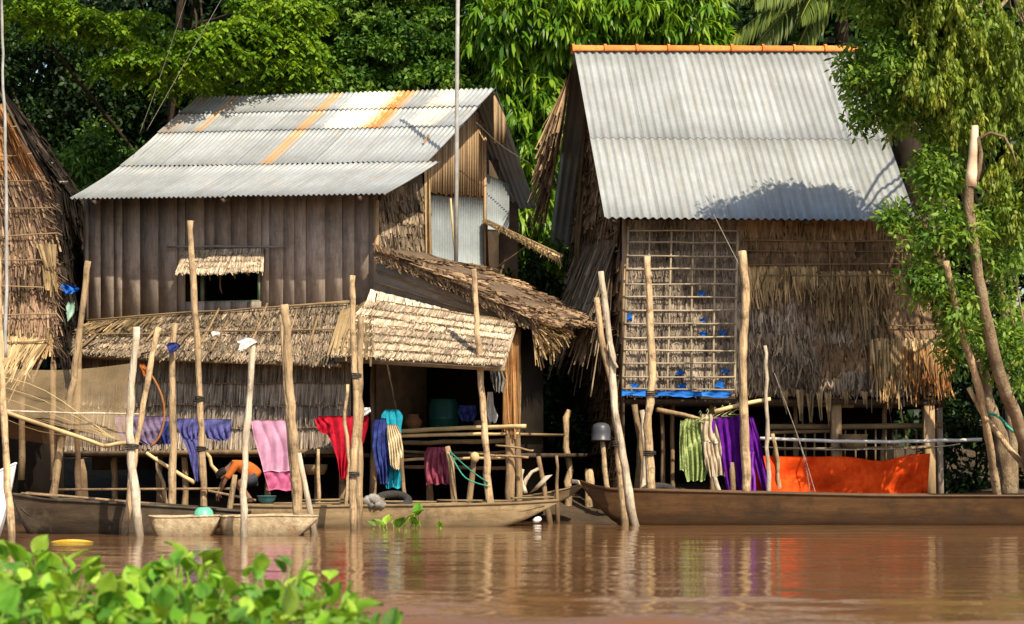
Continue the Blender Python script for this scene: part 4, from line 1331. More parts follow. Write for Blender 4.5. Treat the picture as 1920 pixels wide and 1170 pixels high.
def crown(ells, nclump, nleaf, cr, L, W, style='spread', tint=(0.45, 0.2), lvar=0.15, shell=0.45, up=0.0):
    """ells: list of (centre, (rx, ry, rz), weight)"""
    mb = MB()
    ws = np.array([e[2] for e in ells], float)
    ws /= ws.sum()
    cents = []
    for (c, r, _), w in zip(ells, ws):
        k = max(1, int(nclump * w))
        d = sphere_dirs(k)
        rad = rng.uniform(shell, 1.0, k) ** 0.6
        cents.append(np.asarray(c) + d * rad[:, None] * np.asarray(r))
    C = np.vstack(cents)
    k = len(C)
    ct = rng.normal(tint[0], tint[1], k)
    cc = np.repeat(C, nleaf, 0)
    tt = np.repeat(ct, nleaf) + rng.normal(0, lvar, k * nleaf)
    N = len(cc)
    szc = np.repeat(rng.uniform(0.7, 1.3, k), nleaf)
    up_v = np.array([0, 0, 1.0])
    if style == 'spread':            # round clumps, blades tilted to the light
        off = sphere_dirs(N) * (rng.uniform(0, 1, N) ** 0.5 * szc)[:, None] * np.asarray(cr)
        d = off / np.asarray(cr) + rng.normal(0, 0.6, (N, 3)) - up_v * 0.25
        n = up_v + rng.normal(0, 0.55, (N, 3))
        p = cc + off
    elif style == 'droop':           # whorls of long hanging blades
        a = rng.uniform(0, 2 * math.pi, N)
        d = np.stack([np.cos(a), np.sin(a), rng.normal(-1.0, 0.55, N)], 1)
        p = cc + rng.normal(0, 0.05, (N, 3))
        n = np.stack([np.cos(a) * 0.7, np.sin(a) * 0.7, np.ones(N)], 1) + rng.normal(0, 0.25, (N, 3))
    elif style == 'feather':         # flat sprays with leaflets along curved stalks
        a = np.repeat(rng.uniform(0, 2 * math.pi, k), nleaf) + rng.choice([0, 0.9, -0.9, 1.8, -1.8, 3.1], N)
        s = rng.uniform(0.1, 1, N) * szc * cr[0]
        side = rng.choice([-1, 1], N)
        ax = np.stack([np.cos(a), np.sin(a), -0.45 * s / cr[0]], 1)
        p = cc + ax * s[:, None] - up_v * (0.25 * s ** 2)[:, None] + rng.normal(0, 0.02, (N, 3))
        d = ax * 0.5 + np.stack([-np.sin(a) * side, np.cos(a) * side, np.full(N, -0.35)], 1)
        n = up_v + rng.normal(0, 0.35, (N, 3))
    elif style == 'strand':          # hanging willow like strands
        a = np.repeat(rng.uniform(0, 2 * math.pi, k), nleaf)
        s = rng.uniform(0, 1, N) * np.repeat(rng.uniform(0.5, 1.2, k), nleaf)
        p = cc + np.stack([np.cos(a) * 0.25 * np.sqrt(s), np.sin(a) * 0.25 * np.sqrt(s), -s * cr[2]], 1) + rng.normal(0, 0.03, (N, 3))
        b = rng.uniform(0, 2 * math.pi, N)
        d = np.stack([np.cos(b) * 0.6, np.sin(b) * 0.6, rng.normal(-0.9, 0.3, N)], 1)
        n = np.stack([np.cos(b), np.sin(b), np.full(N, 0.6)], 1) + rng.normal(0, 0.3, (N, 3))
    leaf_block(mb, p, d, n, L * rng.uniform(0.65, 1.25, N), W * rng.uniform(0.7, 1.2, N), np.clip(tt, 0.02, 0.98), 0.25)
    return mb, C


def tree(name, label, base, trunk, ells, mat, bark='bark_dark', r0=0.22, nb=10, group='trees behind the houses', cat='tree', **kw):
    t = thing(name, label, cat, base, group)
    mb = MB()
    pts = polyline([base] + list(trunk), 14, 0.03)
    mb.tube(pts, np.linspace(r0, r0 * 0.35, 14) * (1 + rng.uniform(-0.08, 0.08, 14)), 9)
    mb.build('trunk', M[bark], t, smooth=True)
    cm, C = crown(ells, **kw)
    cm.build('crown', mat, t)
    idx = rng.choice(len(C), min(nb, len(C)), replace=False)
    for i_ in idx:
        s = pts[rng.integers(6, 14)]
        e = C[i_]
        mb = MB()
        mid = lerp(s, e, 0.5) + np.array([0, 0, 0.25])
        mb.tube(polyline([s, mid, e], 8, 0.03), np.linspace(r0 * 0.3, 0.015, 8), 6)
        mb.build('branch', M[bark], t, smooth=True)
    return t


def E(px, py, Y, rx, ry, rz, w=1.0):
    return (P(px, py, Y), (rx, ry, rz), w)


LF_feather = leaf_mat('leaf_feather', (0.02, 0.055, 0.006), (0.12, 0.24, 0.014), (0.27, 0.40, 0.02), 0.42)
LF_small = leaf_mat('leaf_small', (0.018, 0.058, 0.010), (0.095, 0.215, 0.026), (0.24, 0.36, 0.06), 0.36)
LF_mango = leaf_mat('leaf_mango', (0.02, 0.068, 0.008), (0.11, 0.25, 0.018), (0.30, 0.45, 0.035), 0.4, 0.38)
LF_bush = leaf_mat('leaf_bush', (0.006, 0.018, 0.005), (0.02, 0.05, 0.01), (0.07, 0.12, 0.02), 0.25)  # dark leaves: shade of hollows and undergrowth put into the colour
LF_right = leaf_mat('leaf_right', (0.05, 0.125, 0.018), (0.17, 0.31, 0.045), (0.36, 0.48, 0.09), 0.45)
LF_willow = leaf_mat('leaf_willow', (0.09, 0.15, 0.018), (0.23, 0.32, 0.04), (0.42, 0.46, 0.08), 0.45)
LF_palm = leaf_mat('leaf_palm', (0.025, 0.05, 0.01), (0.09, 0.14, 0.02), (0.24, 0.28, 0.045), 0.3)
LF_hya = leaf_mat('leaf_hyacinth', (0.05, 0.16, 0.012), (0.12, 0.30, 0.02), (0.30, 0.46, 0.06), 0.35, 0.35)

# feathery tree, upper left: bright sprays over a dark hollow, light and shade put into leaf colours
tree('feathery_tree', 'feathery light green tree spreading over the left of the rusty tin roof', P(300, 800, 53), [P(310, 400, 53), P(330, 150, 52.5), P(350, -150, 52)],
     [E(290, 110, 47.8, 1.2, 0.8, 0.35, 0.9), E(410, 75, 47.6, 1.1, 0.8, 0.4, 1.1), E(450, 50, 47.6, 0.6, 0.6, 0.25, 0.5), E(540, 95, 48.4, 0.6, 0.7, 0.8, 0.9), E(200, 35, 48, 1.2, 0.9, 0.25, 0.6), E(510, 15, 48.4, 1.2, 1.0, 0.35, 0.7), E(90, 5, 48, 1.1, 0.9, 0.3, 0.4),
      E(150, -130, 46.6, 4.2, 2.2, 0.6, 1.5), E(430, 140, 50, 1.4, 0.8, 0.4, 0.4)],
     LF_feather, nclump=300, nleaf=120, cr=(0.62, 0.62, 0.3), L=0.15, W=0.07, style='feather', tint=(0.68, 0.2), lvar=0.14, nb=16)
tree('shade_tree', 'tree with shade painted into its dark leaves, behind the feathery one at the upper left', P(120, 820, 55), [P(120, 500, 55), P(130, 200, 55)],
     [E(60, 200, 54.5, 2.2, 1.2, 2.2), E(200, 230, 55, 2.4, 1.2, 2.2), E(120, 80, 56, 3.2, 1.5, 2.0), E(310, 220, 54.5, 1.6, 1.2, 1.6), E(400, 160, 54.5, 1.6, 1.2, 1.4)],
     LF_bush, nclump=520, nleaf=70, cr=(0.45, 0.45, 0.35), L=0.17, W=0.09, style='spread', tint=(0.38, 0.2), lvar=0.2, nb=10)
# small leaved dense tree, centre
tree('dense_tree', 'dense small leaved green tree rising behind the middle of the rusty roof', P(700, 820, 54), [P(700, 400, 54), P(710, 150, 54), P(720, 0, 53.5)],
     [E(640, 110, 52, 1.4, 1.0, 1.5), E(760, 60, 51.5, 1.7, 1.1, 1.4), E(820, 130, 51.5, 1.1, 1.0, 1.2), E(700, 190, 51.5, 1.8, 0.9, 0.8), E(640, 0, 52, 1.6, 1.2, 0.8), E(800, -70, 51.5, 2.2, 1.5, 1.0)],
     LF_small, nclump=620, nleaf=75, cr=(0.34, 0.34, 0.18), L=0.14, W=0.075, style='spread', tint=(0.5, 0.2), lvar=0.2, nb=14)
# mango like tree between the two roofs
tree('mango_tree', 'tree with long hanging bright green leaves between the two roofs', P(1010, 820, 53), [P(1000, 560, 53), P(990, 250, 52.5), P(1040, -60, 52)],
     [E(960, 60, 51, 1.2, 0.9, 1.4, 1.2), E(1080, 20, 50.6, 1.5, 0.9, 1.0, 1.2), E(1230, 20, 50.6, 1.6, 0.9, 0.9, 1.2), E(1010, 200, 51, 1.1, 0.8, 1.4, 1.2), E(970, 330, 51, 0.8, 0.8, 1.2, 0.8), E(1020, 430, 51.5, 0.8, 0.8, 1.2, 0.8),
      E(1310, 30, 51, 0.9, 0.8, 0.9, 0.7), E(1060, -130, 50.5, 3.2, 1.5, 1.1, 1.0)],
     LF_mango, nclump=1150, nleaf=14, cr=(0.3, 0.3, 0.3), L=0.46, W=0.085, style='droop', tint=(0.66, 0.2), lvar=0.14, nb=14, shell=0.3)
tree('shade_tree', 'tree with shade painted into its dark leaves, in the gap below the long leaved tree, between the houses', P(1060, 830, 55.5), [P(1050, 500, 55.5), P(1040, 250, 55.5)],
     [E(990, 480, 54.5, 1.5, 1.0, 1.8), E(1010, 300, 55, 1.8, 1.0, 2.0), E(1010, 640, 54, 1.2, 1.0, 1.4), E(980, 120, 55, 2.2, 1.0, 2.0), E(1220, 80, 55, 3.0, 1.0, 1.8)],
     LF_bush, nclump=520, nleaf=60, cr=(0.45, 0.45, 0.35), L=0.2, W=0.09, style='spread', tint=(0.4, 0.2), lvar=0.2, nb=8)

# coconut palm behind the ridge tiles
palm = thing('coconut_palm', 'coconut palm with drooping fronds behind the orange ridge tiles', 'palm', P(1600, 830, 53), 'trees behind the houses')
mb = MB()
stick(mb, [P(1600, 830, 53), P(1590, 400, 53), P(1575, -40, 53)], 0.22, 0.15, 16, 0.01, 9)
mb.build('trunk', M['bark_dark'], palm, smooth=True)
pc = P(1575, -40, 53)
frond_dirs = [(-1.0, -0.3, 0.25, 3.4), (-0.8, -0.8, 0.1, 3.4), (-0.5, -1.0, -0.1, 3.0), (-1.0, 0.2, 0.6, 3.4), (-0.9, -0.5, -0.35, 3.0), (0.6, -0.8, 0.2, 3.2), (1.0, -0.2, 0.3, 3.2), (-0.2, -1.0, 0.5, 3.0), (0.3, 1.0, 0.5, 3.0), (-0.6, 0.9, 0.4, 3.2), (-1.0, -0.1, -0.2, 3.3),
              (-0.7, -0.7, -0.7, 2.6)]
for fx, fy, fz, FL in frond_dirs:
    d0 = nrm(np.array([fx, fy, fz]))
    s = np.linspace(0, 1, 12)
    rach = pc + d0 * (s * FL)[:, None] - np.array([0, 0, 1.0]) * (s ** 2 * FL * 0.42)[:, None]
    mb = MB()
    mb.tube(rach, np.linspace(0.035, 0.01, 12), 5)
    n_ = 64
    ss = np.repeat(np.linspace(0.15, 0.99, n_), 2)
    sd_ = np.tile([-1, 1], n_)
    base = pc + d0 * (ss * FL)[:, None] - np.array([0, 0, 1.0]) * (ss ** 2 * FL * 0.42)[:, None]
    tang = d0[None, :] * FL - np.array([0, 0, 1.0]) * (2 * ss * FL * 0.42)[:, None]
    tang /= np.linalg.norm(tang, axis=1)[:, None]
    sidev = nrm(np.cross(d0, [0, 0, 1.0]))
    dd = tang * 0.7 + sidev[None, :] * sd_[:, None] * 0.8 + np.array([0, 0, -0.75]) + rng.normal(0, 0.08, (2 * n_, 3))
    nn = np.tile([0, 0, 1.0], (2 * n_, 1)) + sidev[None, :] * sd_[:, None] * 0.5
    leaf_block(mb, base, dd, nn, 0.75 * np.sin(np.clip(ss, 0, 1) * 2.7 + 0.3) + 0.15, np.full(2 * n_, 0.06), np.clip(rng.normal(0.6, 0.18, 2 * n_), 0, 1), 0.3)
    mb.build('frond', LF_palm, palm)

# leafy tree on the right bank, its shade falls on the grey roof
rt = tree('leafy_tree', 'bushy green tree in front of the grey roof at the right edge, shading it', P(1900, 935, 42.4), [P(1890, 700, 42.2), P(1860, 400, 41.3), P(1800, 150, 40.6)],
          [E(1650, 120, 39.6, 0.75, 0.8, 0.75, 1.1), E(1700, 40, 39.8, 1.0, 0.9, 0.7, 1.1), E(1780, 60, 39.8, 1.1, 1.0, 0.9, 1.1), E(1720, 190, 39.8, 0.8, 0.8, 0.7, 1.1), E(1800, 220, 40.3, 1.0, 0.9, 0.9, 1.0), E(1880, 160, 40.6, 1.0, 0.9, 1.2, 1.0),
           E(1760, 330, 39.6, 0.6, 0.6, 0.6, 0.8), E(1770, 430, 39.2, 0.75, 0.6, 0.6, 1.0), E(1745, 520, 39.2, 0.45, 0.5, 0.5, 0.6), E(1870, 420, 39.6, 0.7, 0.7, 0.9, 1.0), E(1890, 560, 40.6, 0.6, 0.6, 0.9, 0.7), E(1800, 570, 39.4, 0.45, 0.5, 0.6, 0.6),
           E(1690, 410, 39.4, 0.3, 0.4, 0.25, 0.3), E(1890, 680, 40, 0.5, 0.5, 0.6, 0.4), E(1640, -10, 39.4, 0.7, 0.8, 0.5, 0.7), E(1672, -70, 39.0, 1.1, 0.8, 0.55, 2.0), E(1770, -80, 38.8, 1.1, 0.9, 0.6, 0.9), E(1715, 40, 40.5, 0.95, 0.5, 0.7, 1.6),
           E(1700, -45, 39.8, 1.0, 0.7, 0.6, 1.5), E(1605, 140, 39.8, 0.35, 0.4, 0.5, 0.4), E(1625, 215, 39.8, 0.3, 0.35, 0.3, 0.25), E(1790, 650, 40.2, 0.35, 0.4, 0.35, 0.3), E(1900, 640, 39.8, 0.4, 0.4, 0.4, 0.3)],
          LF_right, bark='bark', nclump=860, nleaf=38, cr=(0.27, 0.27, 0.22), L=0.15, W=0.06, style='spread', tint=(0.55, 0.22), lvar=0.2, r0=0.11, nb=22, group='trees on the bank at the right', shell=0.25)
wt = tree('willowy_tree', 'yellow green airy tree with hanging leaves at the upper right corner', P(1990, 930, 42.5), [P(1985, 500, 42.3), P(1940, 100, 42), P(1880, -60, 42)],
          [E(1860, 40, 39.3, 1.0, 0.6, 0.7), E(1770, 20, 39.2, 0.8, 0.6, 0.5), E(1920, 120, 39.4, 0.7, 0.6, 0.9), E(1840, 180, 39.3, 0.7, 0.5, 0.7), E(1910, 330, 39.4, 0.5, 0.5, 0.8), E(1750, 120, 39.0, 0.5, 0.4, 0.4)],
          LF_willow, bark='bark', nclump=330, nleaf=42, cr=(0.3, 0.3, 0.5), L=0.15, W=0.045, style='strand', tint=(0.5, 0.22), lvar=0.18, r0=0.16, nb=10, group='trees on the bank at the right')
# bare cut trunk leaning among the leaves
snag = thing('tree_trunk', 'bare leaning tree trunk with a pale cut top on the right bank', 'trunk', P(1945, 930, 41.0))
mb = MB()
stick(mb, [P(1945, 930, 41.0), P(1912, 800, 40.2), P(1878, 715, 39.6), P(1852, 610, 39.2), P(1828, 480, 38.9), P(1818, 390, 38.8), P(1822, 335, 38.8)], 0.135, 0.085, 26, 0.012, 10, 0.08)
trk = mb.build('trunk', M['bark'], snag, smooth=True)
mb = MB()
stick(mb, [P(1821, 350, 38.8), P(1824, 290, 38.8), P(1828, 235, 38.8)], 0.105, 0.06, 8, 0.006, 9)
mb.build('cut_top', M['cut_wood'], trk, smooth=True)
mb = MB()
stick(mb, [P(1828, 345, 38.78), P(1840, 300, 38.75), P(1835, 255, 38.75), P(1862, 250, 38.7), P(1890, 262, 38.7), P(1905, 310, 38.7)], 0.05, 0.012, 14, 0.006, 7)
mb.build('branch', M['bark'], trk, smooth=True)
stump = thing('tree_trunk', 'thick rough trunk standing behind the boat at the right, beside the leaning trunk', 'trunk', P(1885, 930, 41.6))
mb = MB()
stick(mb, [P(1892, 935, 41.6), P(1880, 850, 41.5), P(1858, 770, 41.4), P(1838, 690, 41.4), P(1826, 650, 41.4)], 0.17, 0.09, 16, 0.03, 10, 0.14)
mb.build('trunk', M['bark'], stump, smooth=True)

# dense wood behind everything: reads as one dark mass
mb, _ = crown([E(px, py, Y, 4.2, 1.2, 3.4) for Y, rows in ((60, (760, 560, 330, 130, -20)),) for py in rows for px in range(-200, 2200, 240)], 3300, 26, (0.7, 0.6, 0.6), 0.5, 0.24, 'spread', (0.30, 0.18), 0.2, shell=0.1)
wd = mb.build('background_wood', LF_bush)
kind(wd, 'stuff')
wd['label'] = 'dark wood closing the view behind the houses'
wd['category'] = 'wood'
# undergrowth between the two houses and at the right
for nm, lb, ells, k in (('bush', 'dark bush low in the gap between the two houses', [E(1000, 560, 48.5, 0.9, 0.6, 1.0), E(1030, 700, 47.5, 0.7, 0.6, 0.8), E(1040, 820, 47, 0.9, 0.6, 0.6), E(1020, 760, 49, 1.2, 0.6, 1.4)], 200),
                        ('bush', 'dark bush under the leaning trunk at the right edge', [E(1880, 700, 43.5, 0.8, 0.6, 0.8), E(1830, 850, 45.0, 1.4, 0.6, 1.0), E(1930, 800, 44.6, 1.2, 0.6, 1.2), E(1850, 720, 46, 1.4, 0.6, 1.2)], 230),
                        ('bush', 'bush behind the eave between the left thatched house and the tin roof', [E(150, 330, 50.5, 0.9, 0.7, 0.9), E(190, 300, 51, 0.9, 0.7, 0.9)], 70)):
    t = thing(nm, lb, 'bush', (ells[0][0][0], ells[0][0][1], 0.8))
    cm, C = crown(ells, k, 46, (0.3, 0.3, 0.25), 0.17, 0.07, 'spread', (0.45, 0.2), 0.2, shell=0.2)
    cm.build('foliage', LF_bush if 'left' not in lb else LF_small, t)
    mb = MB()
    for e in ells:
        stick(mb, [np.array([e[0][0], e[0][1], 0.6]), e[0]], 0.03, 0.015, 5, 0.02, 5)
    mb.build('stem', M['bark_dark'], t)

# ================================================================== POLES ALONG THE WATER
def pole(label, pts, wpx, Y=None, mat='pole', name='wooden_pole', taper=0.75, group='poles standing along the waterside', lean=0.0, cat='pole', jitter=0.012, knot=0.13, ext=0.5, ties=()):
    """pts: pixels from the top down; stands in the water (Y from its foot) unless Y is given"""
    pts = sorted(pts, key=lambda q: q[1])
    if Y is None:
        Y = shoreY(pts[-1][1])
    W = [P(px, py, Y + lean * (1 - i / max(1, len(pts) - 1))) for i, (px, py) in enumerate(pts)]
    W = W[::-1]
    if ext:
        W = [W[0] + (W[0] - W[1]) / max(np.linalg.norm(W[0] - W[1]), 1e-6) * ext] + W
    r = wpx / 2 / FPX * Y
    mb = MB()
    stick(mb, W, r * 1.06, r * taper, 26, jitter, 9, knot)
    zz = mb.v[0][:, 2]
    if W[0][2] < 0.1:                       # wet foot at the waterline
        mb.tint[0] = mb.tint[0] * np.interp(zz, [0.02, 0.10, 0.28, 0.45], [0.35, 0.45, 0.8, 1.0])
    if ties:
        t = thing(name, label, cat, W[0], group)
        mb.build('shaft', M[mat], t, smooth=True)
        for px, py in ties:
            b = MB()
            c = P(px, py, Y)
            for k in range(3):
                a = np.linspace(0, 2 * math.pi, 11)
                ring = np.stack([c[0] + np.cos(a) * r * 1.3, c[1] + np.sin(a) * r * 1.3, c[2] + 0.03 * (k - 1) + 0.012 * np.cos(a + k)], 1)
                b.tube(ring, 0.013, 5, caps=False)
            b.build('tie', M['rope_dark'], t)
        return t
    o = mb.build(name, M[mat], None, W[0], smooth=True)
    return tag(o, label, cat, group)


pole('bamboo pole at the left edge, in front of the net', [(-4, 480), (6, 770), (22, 1018)], 14)
pole('slender grey mast rising along the left edge', [(2, -30), (8, 200), (12, 420), (10, 670)], 7, 40.5, 'mast', taper=0.7, ext=0)
pole('leaning brown pole beside the left corner of the plank wall', [(166, 490), (140, 690), (118, 820), (100, 924)], 14, 39.5)
pole('short pole close behind the leaning brown pole, left of the crossed poles', [(150, 632), (147, 720), (143, 800), (148, 930)], 12, 40.5, 'post')
pole('thick weathered post behind the left dark boat', [(152, 862), (158, 930)], 18, 41, 'post', cat='post')
pole('pale pole of the crossed pair, upright one with a dark tie', [(256, 612), (246, 740), (243, 830), (252, 910), (262, 1006)], 17, None, 'pole_grey', ties=((248, 838),))
pole('pale pole of the crossed pair, the one leaning to the right', [(297, 614), (280, 700), (264, 790), (252, 860), (234, 1004)], 14, 34.9)
pole('pole with a blue rag, right of the crossed pair', [(327, 606), (322, 720), (325, 830), (322, 962)], 15, 38.5)
pole('tallest pole, reaching up past the window flap', [(357, 414), (362, 540), (370, 640), (377, 800), (383, 948)], 13, 38.8, taper=0.85, ties=((374, 748), (377, 842)))
pole('pale grey pole left of the pink towel, with a rag on its tip', [(474, 640), (464, 780), (458, 900), (457, 1006)], 14, None, 'pole_grey')
pole('thick pole crossing the right side of the pink towel', [(534, 570), (541, 690), (550, 820), (556, 920), (561, 1001)], 19)
pole('slim pole behind the thick one by the pink towel', [(526, 590), (534, 700), (545, 860), (556, 960)], 11, 36.2)
pole('short brace leaning against the pole by the pink towel', [(560, 850), (572, 920), (590, 1001)], 13, None, 'pole_grey')
pole('left pole of the tied pair in front of the red shirt', [(661, 516), (663, 640), (668, 780), (660, 900), (663, 994)], 14, None, ties=((668, 705), (664, 890)))
pole('right pole of the tied pair in front of the red shirt', [(676, 596), (675, 740), (674, 880), (673, 990)], 15, 38.7)
pole('thin stick beside the tied pair of poles', [(653, 720), (646, 790), (652, 850), (648, 948)], 8, 38.9, jitter=0.02)
pole('tall pole in front of the pale thatch awning', [(887, 504), (892, 580), (900, 690), (908, 800), (914, 900), (920, 984)], 15, 39.6, taper=0.65)
pole('crooked driftwood pole standing in the gap between the houses', [(1066, 768), (1059, 830), (1067, 880), (1061, 974)], 15, None, jitter=0.02)
pole('forked left pole of the pair tied at the bow of the long boat', [(1119, 556), (1128, 640), (1148, 720), (1158, 830), (1172, 984)], 15, 39.75, ties=((1158, 832),))
pole('taller right pole of the pair tied at the bow of the long boat', [(1127, 508), (1136, 580), (1146, 660), (1152, 760), (1168, 850), (1178, 920), (1189, 986)], 15, None, 'pole_grey')
pole('small dead branch on the pair of poles at the bow', [(1140, 640), (1148, 670), (1157, 690)], 6, 39.6, 'pole_grey', 'branch', cat='branch', ext=0, group=None)
pole('pale pole standing in front of the bamboo lattice', [(1212, 480), (1217, 580), (1223, 700), (1215, 800), (1220, 915)], 17, 41.3, taper=0.7, ties=((1222, 738), (1218, 850)))
pole('thick brown post behind the pole at the lattice', [(1190, 758), (1200, 850), (1196, 920)], 15, 42.3, 'post', cat='post')
pole('pale barkless post behind the pole at the lattice', [(1203, 768), (1210, 850), (1206, 920)], 13, 42.0, 'pole_grey', cat='post')
pole('tall smooth pole in front of the purple clothes', [(1392, 470), (1398, 560), (1392, 680), (1396, 800), (1400, 928)], 17, 41.2, taper=0.85)
pole('slim pale pole at the right side of the purple clothes', [(1436, 648), (1437, 760), (1441, 928)], 9, 41.3, 'pole_grey')
pole('crooked stick in front of the orange tarp', [(1448, 812), (1456, 860), (1463, 926)], 9, 41.6)
pole('small dark wooden post at the foot of the purple clothes', [(1372, 868), (1376, 928)], 15, 41.4, 'post', cat='post')
pole('bent grey stick below the cream trousers', [(1330, 850), (1338, 890), (1350, 925)], 10, 41.4, 'pole_grey')
pole('reddish pole leaning left above the right end of the long boat', [(1773, 490), (1795, 590), (1822, 680), (1846, 780), (1858, 850), (1870, 928)], 15, 40.9, 'pole', lean=-2.2)
pole('short stout stake leaning on the reddish pole', [(1815, 728), (1832, 755), (1850, 790)], 12, 40.0, ext=0)
pole('brace slanting down to the right from the green rope', [(1835, 760), (1870, 815), (1925, 880)], 12, 40.8)
pole('round mooring post with a flat top left of the long boat', [(1105, 880), (1105, 974)], 18, None, taper=0.95, cat='post')
pole('stake carrying the grey bucket', [(1130, 822), (1134, 870), (1140, 918)], 12, 41.4, cat='post')
pole('leaning stake at the end of the middle boat', [(1010, 855), (1018, 905), (1022, 930), (1030, 974)], 12, 41.2, 'post', cat='post')
pole('thin stake between the middle boat and the driftwood pole', [(1044, 855), (1044, 905), (1046, 960)], 8, 41.8, 'post', cat='post')
pole('knotty stake with green rope on the middle boat', [(840, 836), (848, 880), (852, 946)], 14, 40.2, 'post', cat='post', ext=0.2)
pole('stake with a round knob right of the maroon shirt', [(888, 858), (884, 900), (880, 938)], 13, 40.6, 'post', cat='post', ext=0.2)
pole('stake below the cream cloth', [(752, 858), (756, 900), (761, 946)], 9, 40.2, 'post', cat='post', ext=0.2)
pole('short pale stick between the towel and the red shirt', [(596, 840), (597, 880), (597, 936)], 7, 40.6, 'pole', ext=0.2)
pole('cut stake standing in front of the crouching person', [(440, 892), (434, 930), (429, 965)], 12, 36.5, 'pole', cat='post', ext=0.2)
pole('slanting bamboo behind the jeans', [(388, 848), (400, 875), (411, 895)], 8, 39.5, 'bamboo', ext=0)
pole('brace of the net frame running down to the right', [(275, 850), (310, 872), (365, 905)], 8, 39, 'bamboo', ext=0)
pole('thin forked stick under the net', [(292, 856), (302, 900), (315, 955)], 8, 39, 'pole', ext=0)

# ---- mast with wires in front of the tin roof
mast = thing('antenna_mast', 'tall thin grey mast rising past the right end of the tin roof', 'mast', P(855, 490, 42.7))
mb = MB()
mb.tube([P(855, 490, 42.7), P(856, 300, 42.8), P(857, 120, 42.9), P(859, -60, 43)], [0.045, 0.045, 0.043, 0.04], 8)
mb.build('pole', M['mast'], mast, smooth=True)
mb = MB()
mb.tube([P(845, 372, 42.75), P(848, 420, 42.75), P(853, 470, 42.7)], 0.022, 6)
mb.build('brace', M['bamboo'], mast)


def wire(label, pts, r=0.008, mat='wire', name='wire', n=16, cat='wire', group=None):
    mb = MB()
    mb.tube(polyline(pts, n), r, 5)
    return tag(mb.build(name, M[mat], None, np.asarray(pts[0])), label, cat, group)


wire('left guy wire slanting above the tin roof', [P(262, 250, 46), P(305, 130, 46), P(352, -10, 46)], 0.006)
wire('right guy wire slanting above the tin roof', [P(275, 245, 46), P(340, 130, 46), P(420, -10, 46)], 0.006)
wire('thin wire from the gable across the green leaves', [P(893, 230, 44.5), P(950, 280, 46), P(1045, 335, 48)], 0.010)
wire('stay line from the eave of the grey roof beside the tall smooth pole', [P(1338, 402, 41.9), P(1385, 495, 41.6)], 0.008)
wire('fishing line slanting across the orange tarp on the left', [P(1452, 700, 41.9), P(1500, 830, 41.6), P(1530, 928, 41.3)], 0.008)
wire('fishing line slanting across the orange tarp, second one', [P(1468, 740, 41.9), P(1505, 850, 41.6), P(1520, 928, 41.3)], 0.007)
wire('washing line behind the clothes of the tin roofed house', [F1.at(120, 772, -0.45), F1.at(330, 784, -0.5), F1.at(560, 786, -0.5), F1.at(690, 780, -0.4)], 0.010, name='washing_line', cat='line')
wire('green mooring rope slanting to the middle boat, upper strand', [P(842, 845, 40.1), P(880, 880, 39.8), P(915, 905, 39.5)], 0.014, 'rope_green', 'rope', cat='rope')
wire('green mooring rope slanting to the middle boat, lower strand', [P(844, 850, 40.1), P(872, 895, 39.8), P(915, 912, 39.5)], 0.014, 'rope_green', 'rope', cat='rope')
wire('green rope tied to the poles at the right edge', [P(1838, 775, 40.6), P(1870, 780, 40.5), P(1895, 805, 40.5), P(1935, 830, 40.5)], 0.028, 'rope_green', 'rope', cat='rope')
tag(stick(MB(), [P(1340, 772, 41.4), P(1395, 757, 41.4), P(1445, 748, 41.4)], 0.045, 0.04, 10, 0.004).build('bamboo_bar', M['bamboo'], smooth=True), 'bamboo bar carrying the clothes hangers', 'bar')
mb = MB()
mb.tube(polyline([P(1425, 822, 42.2), P(1560, 827, 42.1), P(1700, 828, 42.0), P(1842, 824, 41.8)], 16, 0.004), 0.035, 8)
tag(mb.build('water_pipe', M['pipe'], smooth=True), 'long pale pipe running above the orange tarp', 'pipe')
mb = MB()
mb.tube(polyline([P(1430, 838, 42.3), P(1580, 843, 42.3), P(1720, 840, 42.3), P(1800, 832, 42.2)], 14, 0.006), 0.014, 6)
tag(mb.build('bamboo_bar', M['pole_grey'], smooth=True), 'thin rod sagging just below the pale pipe', 'bar')
mb = MB()
stick(mb, [P(1232, 768, 41.9), P(1270, 776, 42.0), P(1335, 790, 42.2)], 0.05, 0.04, 8, 0.006)
tag(mb.build('wooden_bar', M['post'], smooth=True), 'dark wooden bar behind the green shirt', 'bar')


# ================================================================== BAMBOO LATTICE AND BLUE SHEETS
M['lattice'] = rough_mat('lattice', (0.28, 0.215, 0.14), (0.44, 0.36, 0.25), 0.7, 2, bump=0.2, fine=12)
lat = thing('bamboo_lattice', 'tall bamboo lattice leaning on the thatch wall under the grey roof', 'lattice', F2.at(1280, 742, -0.35))
LV0, LV1 = -0.20, -0.34
for k, (x0, x1) in enumerate(((1178, 1167), (1218, 1211), (1259, 1251), (1300, 1295), (1341, 1337), (1383, 1377))):
    mb = MB()
    a, b = F2.at(x0, 425, LV0), F2.at(x1, 738, LV1)
    mb.tube(polyline([a, lerp(a, b, 0.5) + rng.normal(0, 0.006, 3), b], 8, 0.004), 0.022 * (1.3 if k in (0, 5) else 1), 6)
    mb.build('upright', M['lattice'], lat, smooth=True)
ys = [432, 455, 481, 506, 532, 557, 582, 606, 632, 657, 682, 707, 730]
